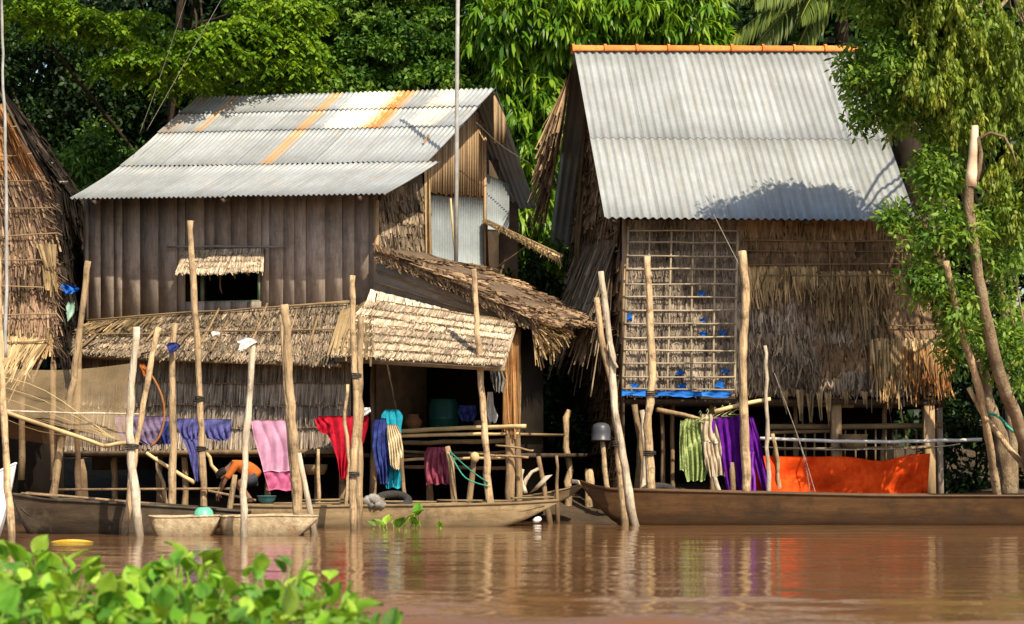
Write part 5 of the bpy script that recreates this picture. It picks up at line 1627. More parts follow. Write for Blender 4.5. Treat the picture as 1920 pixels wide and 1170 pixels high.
for k, y in enumerate(ys):
    f = (y - 425) / (738 - 425)
    mb = MB()
    xl, xr = lerp(1177, 1167, f), lerp(1384, 1377, f)
    v = lerp(LV0, LV1, f) - 0.035
    a, b = F2.at(xl, y + rng.uniform(-1.5, 1.5), v), F2.at(xr, y + rng.uniform(-1.5, 1.5), v)
    mb.tube(polyline([a, lerp(a, b, 0.5) + rng.normal(0, 0.006, 3), b], 8, 0.004), 0.019, 6)
    mb.build('crosspiece', M['lattice'], lat, smooth=True)

M['blue_sheet'] = cloth_mat('blue_sheet', (0.01, 0.10, 0.42), (0.02, 0.20, 0.72), 3, 0.45, trans=0.1)
mb = MB()
n = 40
G = np.zeros((4, n, 3))
for j in range(n):
    f = j / (n - 1)
    for i in range(4):
        G[i, j] = F2.at(lerp(1166, 1370, f), lerp(731, 734, f) + i * 3.6 + 1.2 * math.sin(j * 0.5 + i) + rng.normal(0, 0.4), -0.55 + 0.03 * math.sin(j * 0.9 + i * 1.5))
mb.shell(G, OUT2, 0.02)
tag(mb.build('blue_tarp_roll', M['blue_sheet'], smooth=True), 'rolled bright blue sheet along the foot of the bamboo lattice', 'tarp')
for lb, x, y, w, h in (('torn blue scrap high behind the lattice', 1316, 551, 8, 5), ('blue scrap right of the middle of the lattice', 1318, 625, 7, 5), ('blue scrap at the right side of the lattice', 1355, 624, 7, 5),
                       ('pale blue scrap at the left side of the lattice', 1180, 595, 6, 8), ('blue scrap low in the middle of the lattice', 1276, 698, 8, 5), ('large blue scrap at the bottom right of the lattice', 1350, 721, 9, 7),
                       ('blue scrap at the bottom left of the lattice', 1190, 724, 8, 6), ('blue scrap at the bottom middle of the lattice', 1280, 724, 8, 6), ('faded blue scrap low at the right of the lattice', 1360, 696, 8, 4),
                       ('violet blue scrap in the fourth column of the lattice', 1318, 600, 6, 4)):
    G = np.zeros((5, 6, 3))
    for i in range(5):
        for j in range(6):
            a, b = j / 5 * 2 - 1, i / 4 * 2 - 1
            rr = 1 + 0.25 * math.sin(3 * math.atan2(b, a) + x)
            G[i, j] = F2.at(x + a * w * rr * (1 - 0.25 * abs(b)), y + b * h * rr * (1 - 0.25 * abs(a)), -0.15 + 0.02 * math.sin(i * 2 + j * 1.7))
    mb = MB()
    mb.shell(G, OUT2, 0.01)
    tag(mb.build('plastic_scrap', M['blue_sheet'], smooth=True), lb, 'plastic', 'blue scraps stuffed behind the lattice')
G = np.zeros((12, 3, 3))
for i in range(12):
    for j in range(3):
        G[i, j] = F2.at(1166 + j * 2.6 + math.sin(i) * 0.8, 440 + i * 8, -0.02 - 0.02 * math.sin(i * 1.2 + j))
mb = MB()
mb.shell(G, OUT2, 0.01)
tag(mb.build('blue_strip', M['blue_sheet'], smooth=True), 'narrow blue strip hanging at the upper left corner of the lattice', 'plastic')


# ================================================================== WASHING
def cloth(prof, Y, nu=34, nv=30, fold=0.03, nf=5.0, thick=0.03, lean=0.0, seed=0, tintf=None, tw=0.4):
    """a hanging garment from its outline rows [(py, left px, right px)]; two layers closed at the sides"""
    r_ = np.random.default_rng(seed)
    ys = np.array([p[0] for p in prof], float)
    ls = np.array([p[1] for p in prof], float)
    rs = np.array([p[2] for p in prof], float)
    G = np.zeros((nv, nu, 3))
    T = np.ones((nv, nu))
    ph = r_.uniform(0, 6, 4)
    for i in range(nv):
        v = i / (nv - 1)
        y = lerp(ys[0], ys[-1], v)
        l, r = np.interp(y, ys, ls), np.interp(y, ys, rs)
        for j in range(nu):
            u = j / (nu - 1)
            w1_ = math.sin(u * nf * 4.6 * (1 - 0.2 * v) + ph[0] + tw * v * 3 + 0.8 * math.sin(v * 5 + ph[2]))
            f = 1.7 * fold * (0.3 + 0.7 * v) * (1 - 2 * abs(w1_) ** 0.7 + 0.5 * math.sin(u * nf * 9.5 + ph[1] + v * 6)) + 0.7 * fold * math.sin(v * 11 + ph[2] + u * 7) * (1 - v)
            yy = y + (1.6 * math.sin(u * nf * 5 + ph[3]) if i == nv - 1 else 0)
            yc = Y + f + lean * v
            G[i, j] = P(lerp(l, r, u), yy, yc)
            if tintf:
                T[i, j] = tintf(u, v)
    mb = MB()
    B = G.copy()
    edge = np.sin(np.linspace(0, math.pi, nu)) ** 0.5
    B[:, :, 1] += (thick * edge)[None, :] + 0.008
    mb.grid(G[::-1], T[::-1])
    mb.grid(B[::-1], T[::-1], flip=True)
    n = nu
    m_ = nv
    o = m_ * n
    Q = []
    for i in range(m_ - 1):
        for j in (0, n - 1):
            a = [i * n + j, (i + 1) * n + j, o + (i + 1) * n + j, o + i * n + j]
            Q.append(a if j else a[::-1])
    for j in range(n - 1):
        Q.append([j, j + 1, o + j + 1, o + j])
        Q.append([(m_ - 1) * n + j + 1, (m_ - 1) * n + j, o + (m_ - 1) * n + j, o + (m_ - 1) * n + j + 1])
    mb.q.append(np.asarray(Q, int) + mb.n - 2 * o)
    return mb


CM = {}


def cm(name, c1, c2, **kw):
    CM[name] = cloth_mat('cloth_' + name, c1, c2, **kw)
    return CM[name]


cm('pink', (0.55, 0.26, 0.40), (0.68, 0.36, 0.50))
cm('rose', (0.50, 0.10, 0.22), (0.60, 0.16, 0.30))
cm('red', (0.36, 0.008, 0.02), (0.52, 0.015, 0.04))
cm('navy', (0.018, 0.022, 0.12), (0.05, 0.075, 0.27))
cm('denim', (0.06, 0.06, 0.20), (0.13, 0.13, 0.34))
cm('mauve', (0.13, 0.09, 0.17), (0.24, 0.18, 0.29))
cm('turquoise', (0.01, 0.24, 0.34), (0.03, 0.40, 0.52))
cm('cream', (0.58, 0.46, 0.27), (0.76, 0.64, 0.43))
cm('white', (0.66, 0.64, 0.62), (0.84, 0.82, 0.80))
cm('maroon', (0.22, 0.035, 0.065), (0.32, 0.08, 0.12))
cm('grey', (0.13, 0.13, 0.125), (0.25, 0.25, 0.24))
cm('orange', (0.28, 0.07, 0.015), (0.42, 0.13, 0.035))
cm('green', (0.17, 0.25, 0.05), (0.46, 0.52, 0.22), scale=22)
cm('beige', (0.44, 0.34, 0.22), (0.62, 0.52, 0.38))
cm('purple', (0.085, 0.008, 0.19), (0.15, 0.015, 0.31))
cm('violet', (0.24, 0.04, 0.42), (0.32, 0.08, 0.52))
cm('blue', (0.01, 0.08, 0.40), (0.03, 0.18, 0.62))
cm('mint', (0.20, 0.42, 0.34), (0.50, 0.62, 0.52))
cm('tarp', (0.80, 0.06, 0.008), (0.93, 0.115, 0.014), trans=0.25)


def clothing(name, label, cat, parts, group='washing hung out to dry'):
    """parts: list of (part name, profile, Y, material, options)"""
    if len(parts) == 1:
        _, prof, Y, mt, kw = parts[0]
        o = cloth(prof, Y, **kw).build(name, CM[mt], smooth=True)
        return tag(o, label, cat, group)
    t = thing(name, label, cat, P((parts[0][1][0][1] + parts[0][1][0][2]) / 2, parts[0][1][-1][0], parts[0][2]), group)
    for pn, prof, Y, mt, kw in parts:
        cloth(prof, Y, **kw).build(pn, CM[mt], t, smooth=True)
    return t


clothing('faded_cloth', 'faded mauve cloth on the line behind the crossed poles', 'cloth', [('cloth', [(780, 214, 318), (800, 216, 320), (826, 226, 316), (834, 262, 300)], 41.6, 'mauve', dict(seed=1, nf=6, fold=0.035))])
clothing('dark_cloth', 'small blue cloth corner hanging just right of the crossed poles', 'cloth', [('cloth', [(790, 304, 330), (815, 298, 326), (833, 306, 318)], 41.4, 'navy', dict(seed=2, nf=2))])
clothing('jeans', 'blue jeans hanging behind the tallest pole', 'trousers', [('waist', [(785, 331, 382), (800, 333, 376), (825, 342, 372)], 41.2, 'denim', dict(seed=3, nf=3)),
         ('leg', [(786, 378, 434), (810, 384, 434), (822, 388, 430), (826, 410, 424)], 41.25, 'denim', dict(seed=4, nf=3)), ('leg', [(822, 342, 374), (850, 354, 376), (880, 360, 374), (902, 366, 373)], 41.15, 'denim', dict(seed=5, nf=2))])
clothing('towel', 'long pink towel with a darker rose band at its foot', 'towel', [('towel', [(787, 470, 541), (820, 476, 546), (860, 488, 553), (884, 494, 558)], 41.0, 'pink', dict(seed=6, nf=2.2, fold=0.025)),
         ('band', [(884, 494, 558), (905, 500, 564), (919, 504, 570)], 41.0, 'rose', dict(seed=6, nf=2.2, fold=0.025, nv=10))])
clothing('red_shirt', 'bright red shirt hanging behind the tied pair of poles', 'shirt', [('body', [(780, 596, 692), (800, 606, 690), (830, 622, 682), (860, 632, 662), (898, 638, 650)], 40.9, 'red', dict(seed=7, nf=3, fold=0.04)),
         ('sleeve', [(784, 590, 614), (800, 594, 622), (812, 600, 624)], 40.85, 'red', dict(seed=8, nf=1.5))])
clothing('white_cloth', 'small white cloth folded over the line beside the red shirt', 'cloth', [('cloth', [(764, 676, 694), (772, 674, 696), (778, 680, 690)], 40.8, 'white', dict(seed=9, nf=1.5, fold=0.02))])
clothing('navy_shirt', 'dark blue shirt hanging next to the turquoise one', 'shirt', [('body', [(784, 704, 724), (800, 698, 726), (840, 698, 728), (880, 706, 731), (907, 712, 727)], 40.5, 'navy', dict(seed=10, nf=2.5, fold=0.04))])
clothing('turquoise_shirt', 'turquoise shirt showing above and below the cream cloth', 'shirt', [('body', [(768, 722, 748), (780, 714, 756), (802, 722, 752), (850, 722, 754), (890, 720, 755), (915, 724, 752)], 40.6, 'turquoise', dict(seed=11, nf=2, fold=0.03))])
clothing('cream_cloth', 'cream pleated cloth hanging in front of the turquoise shirt', 'cloth', [('cloth', [(796, 726, 744), (812, 726, 752), (850, 730, 757), (872, 732, 757), (880, 738, 752)], 40.42, 'cream', dict(seed=12, nf=4, fold=0.03))])
clothing('maroon_shirt', 'maroon shirt hanging under the porch rail', 'shirt', [('body', [(838, 802, 832), (850, 795, 838), (880, 796, 843), (908, 799, 845)], 40.9, 'maroon', dict(seed=13, nf=3, fold=0.04)),
         ('sleeve', [(846, 826, 840), (880, 832, 846), (905, 836, 846)], 40.86, 'maroon', dict(seed=14, nf=1.2))])
clothing('grey_cloth', 'grey cloths hung from the corner of the porch under the pale awning', 'cloth', [('cloth', [(684, 918, 942), (710, 920, 950), (735, 928, 944)], 40.6, 'grey', dict(seed=15, nf=3, fold=0.04)), ('cloth', [(682, 938, 956), (700, 942, 958), (722, 946, 955)], 40.65, 'grey', dict(seed=16, nf=2, fold=0.03))])
clothing('white_cloth', 'bright white cloth hanging in the dark porch behind the tall pole', 'cloth', [('cloth', [(735, 914, 924), (760, 912, 926), (780, 914, 934), (792, 918, 930)], 41.3, 'white', dict(seed=17, nf=1.5, fold=0.02))])
clothing('green_shirt', 'green patterned shirt on a hanger under the lattice', 'shirt', [('body', [(784, 1286, 1312), (795, 1278, 1320), (840, 1277, 1323), (880, 1282, 1326), (902, 1288, 1322)], 41.5, 'green', dict(seed=19, nf=3.5, fold=0.05)),
         ('sleeve', [(788, 1276, 1290), (830, 1274, 1288), (882, 1275, 1287)], 41.52, 'green', dict(seed=20, nf=1.5))])
clothing('beige_trousers', 'cream trousers hanging between the green shirt and the purple clothes', 'trousers', [('waist', [(776, 1316, 1336), (800, 1314, 1344), (830, 1318, 1352)], 41.4, 'beige', dict(seed=21, nf=2, fold=0.03)),
         ('leg', [(826, 1316, 1332), (870, 1322, 1336), (895, 1330, 1338)], 41.38, 'beige', dict(seed=22, nf=1.5)), ('leg', [(826, 1334, 1352), (860, 1338, 1356), (892, 1342, 1360)], 41.42, 'beige', dict(seed=23, nf=1.5))])
clothing('purple_dress', 'deep purple clothes hanging beside the orange tarp', 'dress', [('body', [(780, 1336, 1404), (800, 1334, 1410), (850, 1344, 1414), (890, 1356, 1412), (928, 1366, 1414)], 41.45, 'purple', dict(seed=24, nf=4, fold=0.05)),
         ('sleeve', [(782, 1396, 1412), (820, 1402, 1424), (860, 1412, 1432), (905, 1426, 1442), (926, 1432, 1446)], 41.5, 'purple', dict(seed=25, nf=1.5, fold=0.03)), ('lining', [(845, 1404, 1416), (880, 1402, 1416), (926, 1400, 1418)], 41.42, 'violet', dict(seed=26, nf=1.5))])
clothing('blue_bundle', 'dim blue cloth bundle inside the dark porch', 'cloth', [('cloth', [(760, 862, 892), (775, 858, 894), (790, 866, 888)], 41.6, 'navy', dict(seed=27, nf=2, fold=0.04, thick=0.15))])

# hangers: hook and shoulders
HN = rough_mat('hanger_plastic', (0.20, 0.36, 0.16), (0.55, 0.48, 0.20), 0.4, 3, bump=0, objvar=0.4)
for k, px in enumerate((1310, 1324, 1338, 1352, 1366, 1380)):
    c = P(px, 758 + (1380 - px) * 0.24, 41.4 + 0.01 * k)
    hk = thing('clothes_hanger', ['leftmost', 'second', 'third', 'fourth', 'fifth', 'rightmost'][k] + ' of the plastic hangers on the bamboo bar', 'hanger', c, 'hangers on the bamboo bar')
    mb = MB()
    mb.tube([c + (0.0, -0.02, 0.0), c + (0.03, -0.01, 0.05), c + (0.05, 0, 0.02), c + (0.03, 0, -0.03), c + (0.03, 0, -0.09)], 0.008, 5)
    mb.build('hook', HN, hk)
    mb = MB()
    mb.tube([c + (-0.15, -0.05, -0.20), c + (0.03, 0, -0.09), c + (0.20, 0.05, -0.20), c + (-0.15, -0.05, -0.20)], 0.011, 5)
    mb.build('shoulder_bar', HN, hk)

# ---- orange tarp
G = np.zeros((26, 70, 3))
for i in range(26):
    v = i / 25
    for j in range(70):
        u = j / 69
        px = lerp(1414, 1744, u) + (1 - v) * 0 - v * 6 * (u > 0.97)
        top = 853 + 3 * math.sin(u * 5) + 12 * math.exp(-((u - 0.72) / 0.14) ** 2)
        y = lerp(top, 934, v)
        fold = 0.05 * math.sin(u * 23 + v * 3) * math.exp(-((u - 0.5) / 0.2) ** 2) + 0.09 * math.sin(u * 14 - v * 4.5) * (0.3 + 0.7 * v) + 0.05 * math.sin(u * 31 + v * 7) * (u > 0.62) + 0.04 * math.sin(v * 9 + u * 17)
        G[i, j] = P(px, y, 41.72 + fold + (u - 0.5) * 0.2)
mb = MB()
mb.shell(G, (0, -1, 0), 0.01)
tag(mb.build('orange_tarp', CM['tarp'], smooth=True), 'bright orange tarp stretched low under the grey roofed house', 'tarp')


# ================================================================== BOATS
def hull(name, label, x0, x1, Y, beam, y_wl, top, mat, bow=(0.0, 0.0), draft=0.12, yaw=0.0, full=0.55, tip0=0.35, tip1=0.35, thwarts=4, inner='hull_dark', rake0=0.5, rake1=0.5, group='boats moored along the bank'):
    """x0, x1: pixel ends of the gunwale; top: function s -> gunwale pixel row; rakes: metres the keel ends draw in"""
    A, B = P(x0, y_wl, Y), P(x1, y_wl, Y + yaw)
    t = thing(name, label, 'boat', (A + B) / 2 * (1, 1, 0), group)
    ax = nrm((B - A) * (1, 1, 0))
    Ln = np.linalg.norm((B - A)[:2])
    sd_ = np.array([ax[1], -ax[0], 0])           # towards the camera
    ns_, nc = 44, 13
    out_, in_ = np.zeros((ns_, nc, 3)), np.zeros((ns_, nc, 3))
    rail = [[], []]
    for i in range(ns_):
        s = i / (ns_ - 1)
        c = lerp(A, B, s)
        b = beam / 2 * min(1.0, (1 - (1 - min(1, s / tip0)) ** 2) if s < tip0 else (1 - (1 - min(1, (1 - s) / tip1)) ** 2) if s > 1 - tip1 else 1.0) + 0.03
        gz = zat(top(s), c[1] - beam / 2)
        e0, e1 = max(0.0, 1 - s * Ln / rake0) if rake0 else 0, max(0.0, 1 - (1 - s) * Ln / rake1) if rake1 else 0
        kz = lerp(-draft, gz - 0.03, max(e0, e1) ** 1.3)
        for j in range(nc):
            a = j / (nc - 1) * 2 - 1
            k = abs(a)
            w = b * (math.sin(min(1, k / 0.62) * math.pi / 2) * full if k < 0.62 else lerp(full, 1.0, (k - 0.62) / 0.38))
            z = kz if k < 0.5 else lerp(kz, gz, ((k - 0.5) / 0.5) ** 1.15)
            q = np.array([c[0], c[1], 0]) + sd_ * w * (1 if a > 0 else -1)
            q[2] = z + rng.normal(0, 0.003)
            out_[i, j] = q
            p2 = np.array([c[0], c[1], 0]) + sd_ * max(0.005, w - 0.035) * (1 if a > 0 else -1)
            p2[2] = min(z + 0.04, gz)
            in_[i, j] = p2
        rail[0].append(np.append(out_[i, 0][:2], gz + 0.012))
        rail[1].append(np.append(out_[i, -1][:2], gz + 0.012))
    mb = MB()
    wet = np.interp(out_[:, :, 2], [0.03, 0.09, 0.16, 0.24], [0.42, 0.5, 0.85, 1.0])     # wet waterline
    mb.grid(out_, wet)
    mb.grid(in_, flip=True)
    h = mb.build('hull', M[mat], t, smooth=True)
    for f_ in ((0.72, 0.86) if Ln > 3 else ()):       # rubbing strakes along the planking
        st_ = []
        for i in range(2, ns_ - 2):
            q = lerp(out_[i, nc - 1], out_[i, 8], (1 - f_) / 0.38 * 1.2) + sd_ * 0.012
            st_.append(q)
        mb = MB()
        mb.tube(np.array(st_), 0.013, 5, 0.7)
        mb.build('strake', M[mat], h, smooth=True)
    for r_ in rail:
        mb = MB()
        r_ = np.array(r_)
        mb.tube(r_, 0.028 if Ln > 2.5 else 0.016, 6)
        mb.build('gunwale', M[mat], t, smooth=True)
    for k in range(thwarts):
        s = (k + 1) / (thwarts + 1)
        i = int(s * (ns_ - 1))
        mb = MB()
        e0_, e1_ = out_[i, 0] * 0.9 + out_[i, -1] * 0.1, out_[i, 0] * 0.1 + out_[i, -1] * 0.9
        mb.bar(e0_ + (0, 0, -0.05), e1_ + (0, 0, -0.05), 0.16, 0.03)
        mb.build('thwart', M[mat], t)
    return t


hull('long_boat', 'long brown wooden boat moored in front of the grey roofed house', 1088, 2330, 40.6, 1.15, 984, lambda s: lerp(918, 931, min(1, s * 2.2)) - 14 * max(0, 1 - s * 30), 'hull_brown', tip0=0.16, tip1=0.2, thwarts=7, rake0=0.95, rake1=0.8, full=0.85)
hull('dark_boat', 'dark weathered boat on the left behind the pale floats', 22, 470, 36.0, 0.95, 1002, lambda s: 937 + 26 * s ** 1.5 - 8 * max(0, 1 - 6 * s), 'hull_dark', tip0=0.35, tip1=0.6, thwarts=4, rake0=0.4, rake1=1.2, full=0.85)
hull('flat_boat', 'pale flat wooden boat below the washing in the middle', 428, 1046, 38.7, 0.85, 990, lambda s: 950 - 10 * max(0, s - 0.6) / 0.4 + 1.2 * math.sin(s * 9), 'hull_pale', tip0=0.2, tip1=0.45, thwarts=5, rake0=0.3, rake1=1.5, full=0.9, yaw=1.2)
hull('canoe', 'narrow brown canoe with a pointed bow between the middle boat and the long boat', 950, 1096, 42.2, 0.5, 960, lambda s: 931 - 24 * max(0, (s - 0.2) / 0.8) ** 1.6, 'hull_pale', tip0=0.3, tip1=0.6, thwarts=1, rake0=0.3, rake1=1.1, draft=-0.22)
M['white_paint'] = rough_mat('white_paint', (0.62, 0.62, 0.62), (0.80, 0.80, 0.80), 0.5, 3, bump=0.1, spec=0.4, stain=((0.35, 0.30, 0.24), 2, 0.5))
hull('white_boat', 'white boat bow just showing at the left edge', -170, 30, 33.5, 0.9, 1012, lambda s: 930 - 60 * s ** 2, 'white_paint', tip0=0.3, tip1=0.6, thwarts=1, rake0=0.3, rake1=0.35)
# planks and gear on the flat boat
for k, (x0, x1, y, w_) in enumerate(((500, 660, 944, 0.14), (560, 720, 938, 0.12), (700, 820, 940, 0.16), (820, 960, 938, 0.16), (960, 1036, 934, 0.13), (868, 1000, 946, 0.10))):
    Yk = 38.8 + 1.2 * (x0 - 462) / 584
    mb = MB()
    mb.bar(P(x0, y, Yk), P(x1, y - random.uniform(-2, 4), Yk + 0.35), w_, 0.035)
    tag(mb.build('loose_plank', M['hull_pale'], None), ['loose plank under the pink towel on the flat boat', 'loose plank left of the tied poles on the flat boat', 'loose plank right of the tied poles on the flat boat', 'wide loose plank left of the tall pole on the flat boat',
                                                       'short loose plank at the pointed end of the flat boat', 'narrow loose plank in front of the tall pole on the flat boat'][k], 'plank', 'loose planks on the flat boat')
# beams on the dark boat
for lb, x0, y0, x1, y1, Y, w_ in (('weathered beam lying along the dark boat', 50, 924, 280, 944, 36.2, 0.10), ('thin dark oar lying across poles above the dark boat', 108, 918, 440, 916, 38.6, 0.045), ('pale oar end on the dark boat, near the crouching person', 390, 920, 480, 938, 37.5, 0.09), ('short plank at the left end of the dark boat', 40, 925, 110, 930, 35.9, 0.13)):
    mb = MB()
    mb.bar(P(x0, y0, Y), P(x1, y1, Y + 0.1), w_, 0.04)
    tag(mb.build('timber', M['post'], None), lb, 'timber')

# two pale worn troughs lying low in the water, tied end to end
hull('wooden_trough', 'left pale worn trough beside the dark boat, under the green bowl', 279, 412, 35.0, 0.62, 1003, lambda s: 970 + 1.0 * math.sin(s * 5), 'float', tip0=0.16, tip1=0.16, thwarts=1, rake0=0.3, rake1=0.2, full=0.95, group='pale troughs')
hull('wooden_trough', 'right pale worn trough, longer, below the pink towel', 408, 596, 35.25, 0.62, 1002, lambda s: 969 + 1.0 * math.sin(s * 6 + 1), 'float', tip0=0.14, tip1=0.2, thwarts=2, rake0=0.2, rake1=0.45, full=0.95, group='pale troughs')

# ================================================================== PERSON BENDING OVER ON THE BOAT
import bmesh


def skin_figure(name, chains, mat, parent, sub=2):
    """chains: lists of (key, point, radius); shared keys join the chains into one surface; the first vertex is the root"""
    bm = bmesh.new()
    lay = bm.verts.layers.skin.verify()
    vs = {}
    org = parent_origin(parent)
    first = True
    for ch in chains:
        prev = None
        for key, p, r in ch:
            if key not in vs:
                v = bm.verts.new([float(x) for x in np.asarray(p) - org])
                rr = r if hasattr(r, '__len__') else (r, r)
                v[lay].radius = rr
                if first:
                    v[lay].use_root = True
                    first = False
                vs[key] = v
            if prev is not None and bm.edges.get((prev, vs[key])) is None:
                bm.edges.new((prev, vs[key]))
            prev = vs[key]
    me = bpy.data.meshes.new(name)
    bm.to_mesh(me)
    bm.free()
    o = bpy.data.objects.new(name, me)
    COL.objects.link(o)
    o.parent = parent
    me.materials.append(mat)
    m1 = o.modifiers.new('skin', 'SKIN')
    m1.use_smooth_shade = True
    m2 = o.modifiers.new('sub', 'SUBSURF')
    m2.levels = m2.render_levels = sub
    return o


YP = 38.75
plank_top = zat(944, YP)
mb = MB()
mb.bar(P(428, 946, YP), P(512, 946, YP + 0.12), 0.55, 0.03)
tag(mb.build('loose_plank', M['hull_pale'], None), 'broad plank under the crouching person at the end of the flat boat', 'plank', 'loose planks on the flat boat')
person = thing('person', 'person in an orange shirt bending over on the flat boat left of the pink towel', 'person', np.array([P(465, 944, YP)[0], YP, plank_top]))
SK = rough_mat('skin_tone', (0.17, 0.085, 0.05), (0.23, 0.12, 0.07), 0.6, 6, bump=0.05, objvar=0.0, spec=0.3, tint=False)
SH = rough_mat('shirt_orange', (0.42, 0.10, 0.018), (0.54, 0.155, 0.035), 0.9, 7, bump=0.5, bdist=0.03, objvar=0.0, fine=90, tint=False)
SO = rough_mat('shorts_dark', (0.03, 0.03, 0.04), (0.06, 0.06, 0.075), 0.9, 7, bump=0.3, objvar=0.0, tint=False)
HR = rough_mat('hair_dark', (0.010, 0.008, 0.006), (0.022, 0.017, 0.013), 0.5, 30, bump=0.5, objvar=0.0, tint=False)
q = lambda px, py, dy=0.0: P(px, py, YP + dy)
chains = [[('pel', q(478, 893), 0.125), ('bel', q(466, 880), 0.12), ('che', q(449, 871), 0.135), ('nec0', q(437, 871), 0.08), ('nec', q(430, 876), 0.052), ('hd0', q(425, 882), 0.072), ('hd1', q(417, 889), 0.092), ('hd2', q(411, 893), 0.07)],
          [('hd1', None, 0), ('nose', q(416, 900), 0.018)]]
for sgn, tg in ((-1, 'near'), (1, 'far')):
    dy = 0.17 * sgn
    dx = 0 if sgn < 0 else -4
    foot = q(468 + dx, 943, 0.13 * sgn)
    foot[2] = plank_top + 0.035
    chains += [[('pel', None, 0), (tg + 'hip', q(476, 897, 0.09 * sgn), 0.095), (tg + 'thi', q(462 + dx, 901, 0.12 * sgn), 0.078), (tg + 'kne', q(447 + dx, 905, 0.15 * sgn), 0.058), (tg + 'cal', q(457 + dx, 920, 0.14 * sgn), 0.052),
                (tg + 'ank', foot + (0.02, 0, 0.05), 0.038), (tg + 'bal', foot + (-0.07, 0, -0.005), 0.034), (tg + 'toe', foot + (-0.14, 0, -0.012), 0.022)],
               [(tg + 'ank', None, 0), (tg + 'hee', foot + (0.06, 0, 0.0), 0.032)],
               [('che', None, 0), (tg + 'sho', q(442, 873, dy), 0.062), (tg + 'upa', q(434 + dx, 884, dy * 1.15), 0.046), (tg + 'elb', q(425 + dx, 896, dy * 1.2), 0.038), (tg + 'for', q(418 + dx, 910, dy * 1.0), 0.034), (tg + 'wri', q(413 + dx, 922, dy * 0.8), 0.025),
                (tg + 'pal', q(411 + dx, 929, dy * 0.75), 0.030)]]
    for fi in range(4):
        b0 = q(410 + dx, 933, dy * 0.75 + (fi - 1.5) * 0.020)
        Lf = (0.055, 0.068, 0.064, 0.048)[fi]
        chains.append([(tg + 'pal', None, 0), (tg + 'f%da' % fi, b0, 0.0095), (tg + 'f%db' % fi, b0 + (-0.008, 0, -Lf * 0.6), 0.009), (tg + 'f%dc' % fi, b0 + (0.010, 0, -Lf), 0.008)])
    chains.append([(tg + 'pal', None, 0), (tg + 'tha', q(414 + dx, 930, dy * 0.75 - 0.035), 0.011), (tg + 'thb', q(415 + dx, 934, dy * 0.75 - 0.045), 0.009)])
skin_figure('body', chains, SK, person)
sh = [[('a', q(484, 897), 0.150), ('b', q(476, 889), 0.162), ('c', q(463, 877), 0.158), ('d', q(449, 869), 0.162), ('e', q(437, 871), 0.098)]]
for sgn, tg in ((-1, 'n'), (1, 'f')):
    dx = 0 if sgn < 0 else -4
    sh.append([('d', None, 0), (tg + '1', q(442, 872, 0.17 * sgn), 0.078), (tg + '2', q(433 + dx, 885, 0.195 * sgn), 0.066), (tg + '3', q(424 + dx, 898, 0.20 * sgn), 0.062)])
skin_figure('shirt', sh, SH, person)
st = [[('p', q(479, 894), 0.136), ('w', q(472, 888), 0.13)]]
for sgn, tg in ((-1, 'n'), (1, 'f')):
    dx = 0 if sgn < 0 else -4
    st.append([('p', None, 0), (tg + '1', q(476, 898, 0.09 * sgn), 0.108), (tg + '2', q(462 + dx, 902, 0.12 * sgn), 0.092), (tg + '3', q(453 + dx, 904, 0.14 * sgn), 0.080)])
skin_figure('shorts', st, SO, person)
skin_figure('hair', [[('a', q(427, 879), 0.070), ('b', q(419, 885), 0.094), ('c', q(411, 890), 0.086), ('d', q(406, 894), 0.055)]], HR, person)
basin_c = P(500, 936, YP + 0.05)

# ================================================================== SMALL THINGS
def lathe(prof, c, n=18, tilt=0.0, tint=1.0):
    mb = MB()
    a = np.linspace(0, 2 * math.pi, n + 1)
    G = np.zeros((len(prof), n + 1, 3))
    for i, (r, z) in enumerate(prof):
        G[i, :, 0] = c[0] + np.cos(a) * r + tilt * z
        G[i, :, 1] = c[1] + np.sin(a) * r
        G[i, :, 2] = c[2] + z
    mb.grid(G, tint)
    return mb


tag(lathe([(0.0, 0.0), (0.10, 0.0), (0.15, 0.06), (0.17, 0.13), (0.185, 0.135), (0.17, 0.14), (0.14, 0.06), (0.0, 0.02)], np.array([basin_c[0], basin_c[1], zat(946, YP) + 0.02])).build('basin', rough_mat('teal_plastic', (0.02, 0.10, 0.12), (0.05, 0.17, 0.19), 0.5, 3, bump=0.05, spec=0.4), smooth=True), 'small blue green basin beside the crouching person', 'basin')
POT = rough_mat('clay_pot', (0.16, 0.07, 0.03), (0.28, 0.13, 0.06), 0.7, 5)
BASK = rough_mat('basket_weave', (0.26, 0.17, 0.08), (0.42, 0.30, 0.15), 0.8, 14, bump=0.8, bdist=0.02)
for nm, lb, prof, c, mt_, ct in (
        ('basket', 'round basket under the floor left of the orange tarp', [(0.0, 0.0), (0.20, 0.0), (0.27, 0.14), (0.29, 0.28), (0.31, 0.30), (0.28, 0.30), (0.25, 0.14), (0.0, 0.05)], P(1600, 842, 43.4), BASK, 'basket'),
        ('basket', 'shallow basket hung in the dark behind the short pale stick', [(0.0, 0.0), (0.16, 0.0), (0.22, 0.10), (0.24, 0.20), (0.22, 0.20), (0.0, 0.06)], P(592, 890, 41.6), BASK, 'basket'),
        ('clay_jar', 'small clay jar on the porch floor behind the bamboo rail', [(0.0, 0.0), (0.09, 0.0), (0.16, 0.10), (0.17, 0.18), (0.10, 0.27), (0.12, 0.31), (0.09, 0.31), (0.0, 0.2)], P(775, 806, 42.3), POT, 'jar'),
        ('cooking_pot', 'dark cooking pot beside the blue bundle in the porch', [(0.0, 0.0), (0.12, 0.0), (0.17, 0.06), (0.18, 0.16), (0.20, 0.17), (0.17, 0.18), (0.0, 0.2), (0.02, 0.24), (0.0, 0.25)], P(905, 806, 42.0), M['mast'], 'pot')):
    tag(lathe(prof, c).build(nm, mt_, smooth=True), lb, ct)
